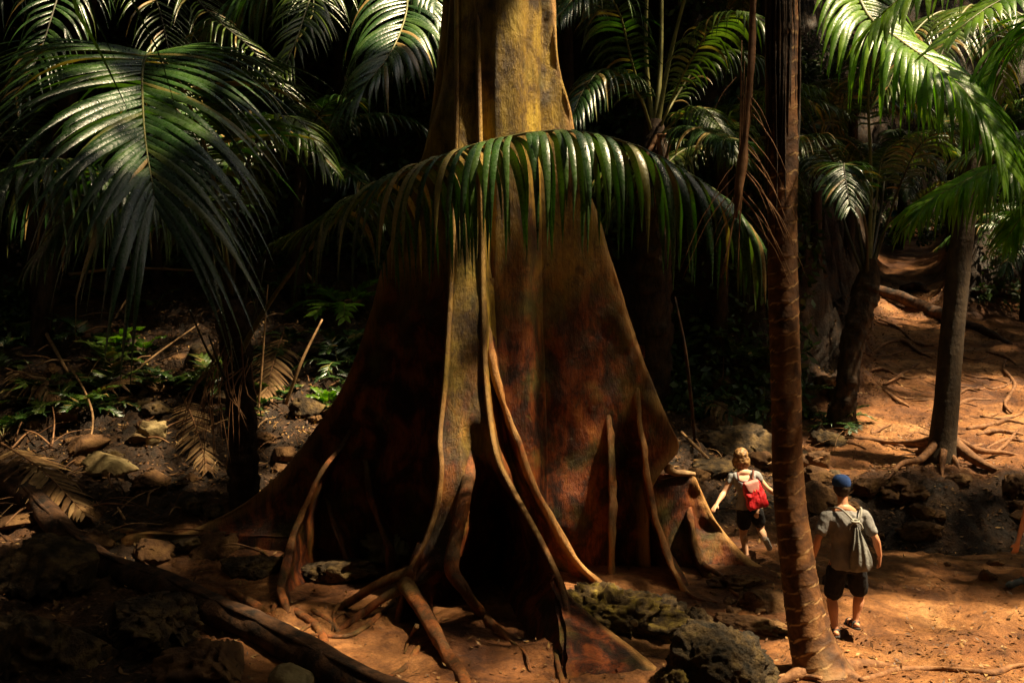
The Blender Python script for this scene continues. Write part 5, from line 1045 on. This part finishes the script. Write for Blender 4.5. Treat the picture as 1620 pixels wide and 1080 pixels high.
# --- hiker half out of the frame at right
D0 = 12.2; sx = 1668
J = dict(head=m(sx-6, 665, .0), neck=m(sx-4, 694), pelvis=m(sx, 795), shL=m(sx-30, 712), shR=m(sx+26, 712, .1), elL=m(1638, 790, -.08), wrL=m(1609, 862, -.06), hdL=m(1604, 880, -.05), elR=m(sx+40, 755), wrR=m(sx+30, 790, -.1), hdR=m(sx+26, 803, -.15),
         hipL=m(sx-10, 806, .08), hipR=m(sx+8, 806, -.08), knL=m(1648, 862, .1), anL=m(1619, 915, .1), knR=m(sx+6, 866, -.1), anR=m(sx+18, 924, -.15), toeL=V3(0, 0, 0), toeR=V3(0, 0, 0), thL=V3(-.8, 0, 0))
J['elL'] = m(1640, 768, -.08); J['wrL'] = m(1610, 858, -.06)
J['elL'] = J['shL']*.48+J['wrL']*.52+V3(.05, 0, 0)
J['toeL'] = J['anL']+V3(-.19, -.02, -.06); J['toeR'] = J['anR']+V3(-.19, 0, -.06); J['toeR'][2] = J['toeL'][2]
p3_, T, X, Y, Hx, Hf, body = person('person', 'hiker cut off by the right edge, only a bare forearm and a dark shoe showing', J, G(6.6, 12.2), (-1, .05, 0), dict(skin='skin', shorts='black_cloth', top='black_cloth', sleeve=.7), 1.0)
g = Geo(); g.ell(J['head']+up3*.03-Hf*.02, (.085, .1, .095), Hx, Hf, up3, 3); g.build('hair', 'hair_dark', p3_, .01, 2, .006, 25)
sandal('L', p3_, 'shoe_grey', 1.05, True); sandal('R', p3_, 'shoe_grey', 1.05, True)
# --- tiny hiker at the head of the path
b_ = ray_ground(1413, 386); D0 = float(np.dot(b_-V3(0, 0, CAMZ), FW)); f_ = D0/41.0
J = dict(head=m(1415, 326, .0), neck=m(1417, 333), pelvis=m(1421, 355), shL=m(1411, 337), shR=m(1426, 337), elL=m(1409, 346, -.1), wrL=m(1413, 352, -.3), hdL=m(1414, 354, -.4), elR=m(1430, 346), wrR=m(1430, 354, -.1), hdR=m(1430, 358, -.1),
         hipL=m(1418, 358), hipR=m(1425, 358), knL=m(1416, 371, -.1), anL=m(1412, 382, 0), knR=m(1424, 371), anR=m(1424, 383, .1), toeL=V3(0, 0, 0), toeR=V3(0, 0, 0))
J['toeL'] = J['anL']+V3(-.05, -.2, -.05); J['toeR'] = J['anR']+V3(.05, -.2, -.05)
p4_, T, X, Y, Hx, Hf, body = person('person', 'tiny distant hiker in a pale cap and blue shirt at the head of the path', J, b_, (-.1, -1, 0), dict(skin='skin_fair', shorts='black_cloth', top='shirt_blue'), 1.0)
g = Geo(); g.ell(J['head']+up3*.05, (.1, .115, .08), Hx, Hf, up3, 3); g.loft([(*(J['head']+up3*.04+Hf*.08), .08, .012), (*(J['head']+up3*.03+Hf*.17), .05, .008)], Hx, up3, 6, 14); g.build('cap', 'cap_pale', p4_, .012, 1)
sandal('L', p4_, 'shoe_white', 1, True); sandal('R', p4_, 'shoe_white', 1, True)
# ---------------------------------------------------------------- leaf litter
def litter(n, seed, dens, sz, name='leaf_litter', mat='litter'):
    g = np.random.default_rng(seed); x = g.uniform(-9, 14, n*4); y = g.uniform(8.5, 36, n*4)
    m = g.random(n*4) < dens(x, y); x, y = x[m][:n], y[m][:n]; n = len(x); z = gz(x, y)+g.uniform(.008, .03, n)
    P = np.column_stack([x, y, z]); a = g.uniform(0, 2*pi, n); d = nrm(np.column_stack([np.cos(a), np.sin(a), g.normal(0, .35, n)])); s = nrm(np.cross(d, np.column_stack([g.normal(0, .35, n), g.normal(0, .35, n), np.ones(n)])))
    L = (sz*g.uniform(.4, 1.4, n))[:, None]; c = g.uniform(.0, .25, n)[:, None]*[0, 0, 1]
    V = np.stack([P, P+d*L*.4+s*L*.2+c*L*.6, P+d*L+c*L, P+d*L*.45-s*L*.2+c*L*.3], 1).reshape(-1, 3)
    o = fmesh(name, V, np.arange(4*n).reshape(n, 4), M[mat], None, False, np.repeat(g.random(n)**1.5, 4)); return tag(o, kind='stuff')
litter(26000, 4, lambda x, y: np.clip(rough(x, y)*(cliff_in(x, y) < 1)*.9+.03, 0, 1), .085)
litter(34000, 5, lambda x, y: (.22+.25*(y > 16))*(.4+1.2*(fbm(x, y, 3, 3, .9) > 0))+np.exp(-((x-4.6)/1.3)**2-((y-9.9)/.8)**2)+.5*np.exp(-((x-12.3)/2.3)**2-((y-29)/2.5)**2), .06)
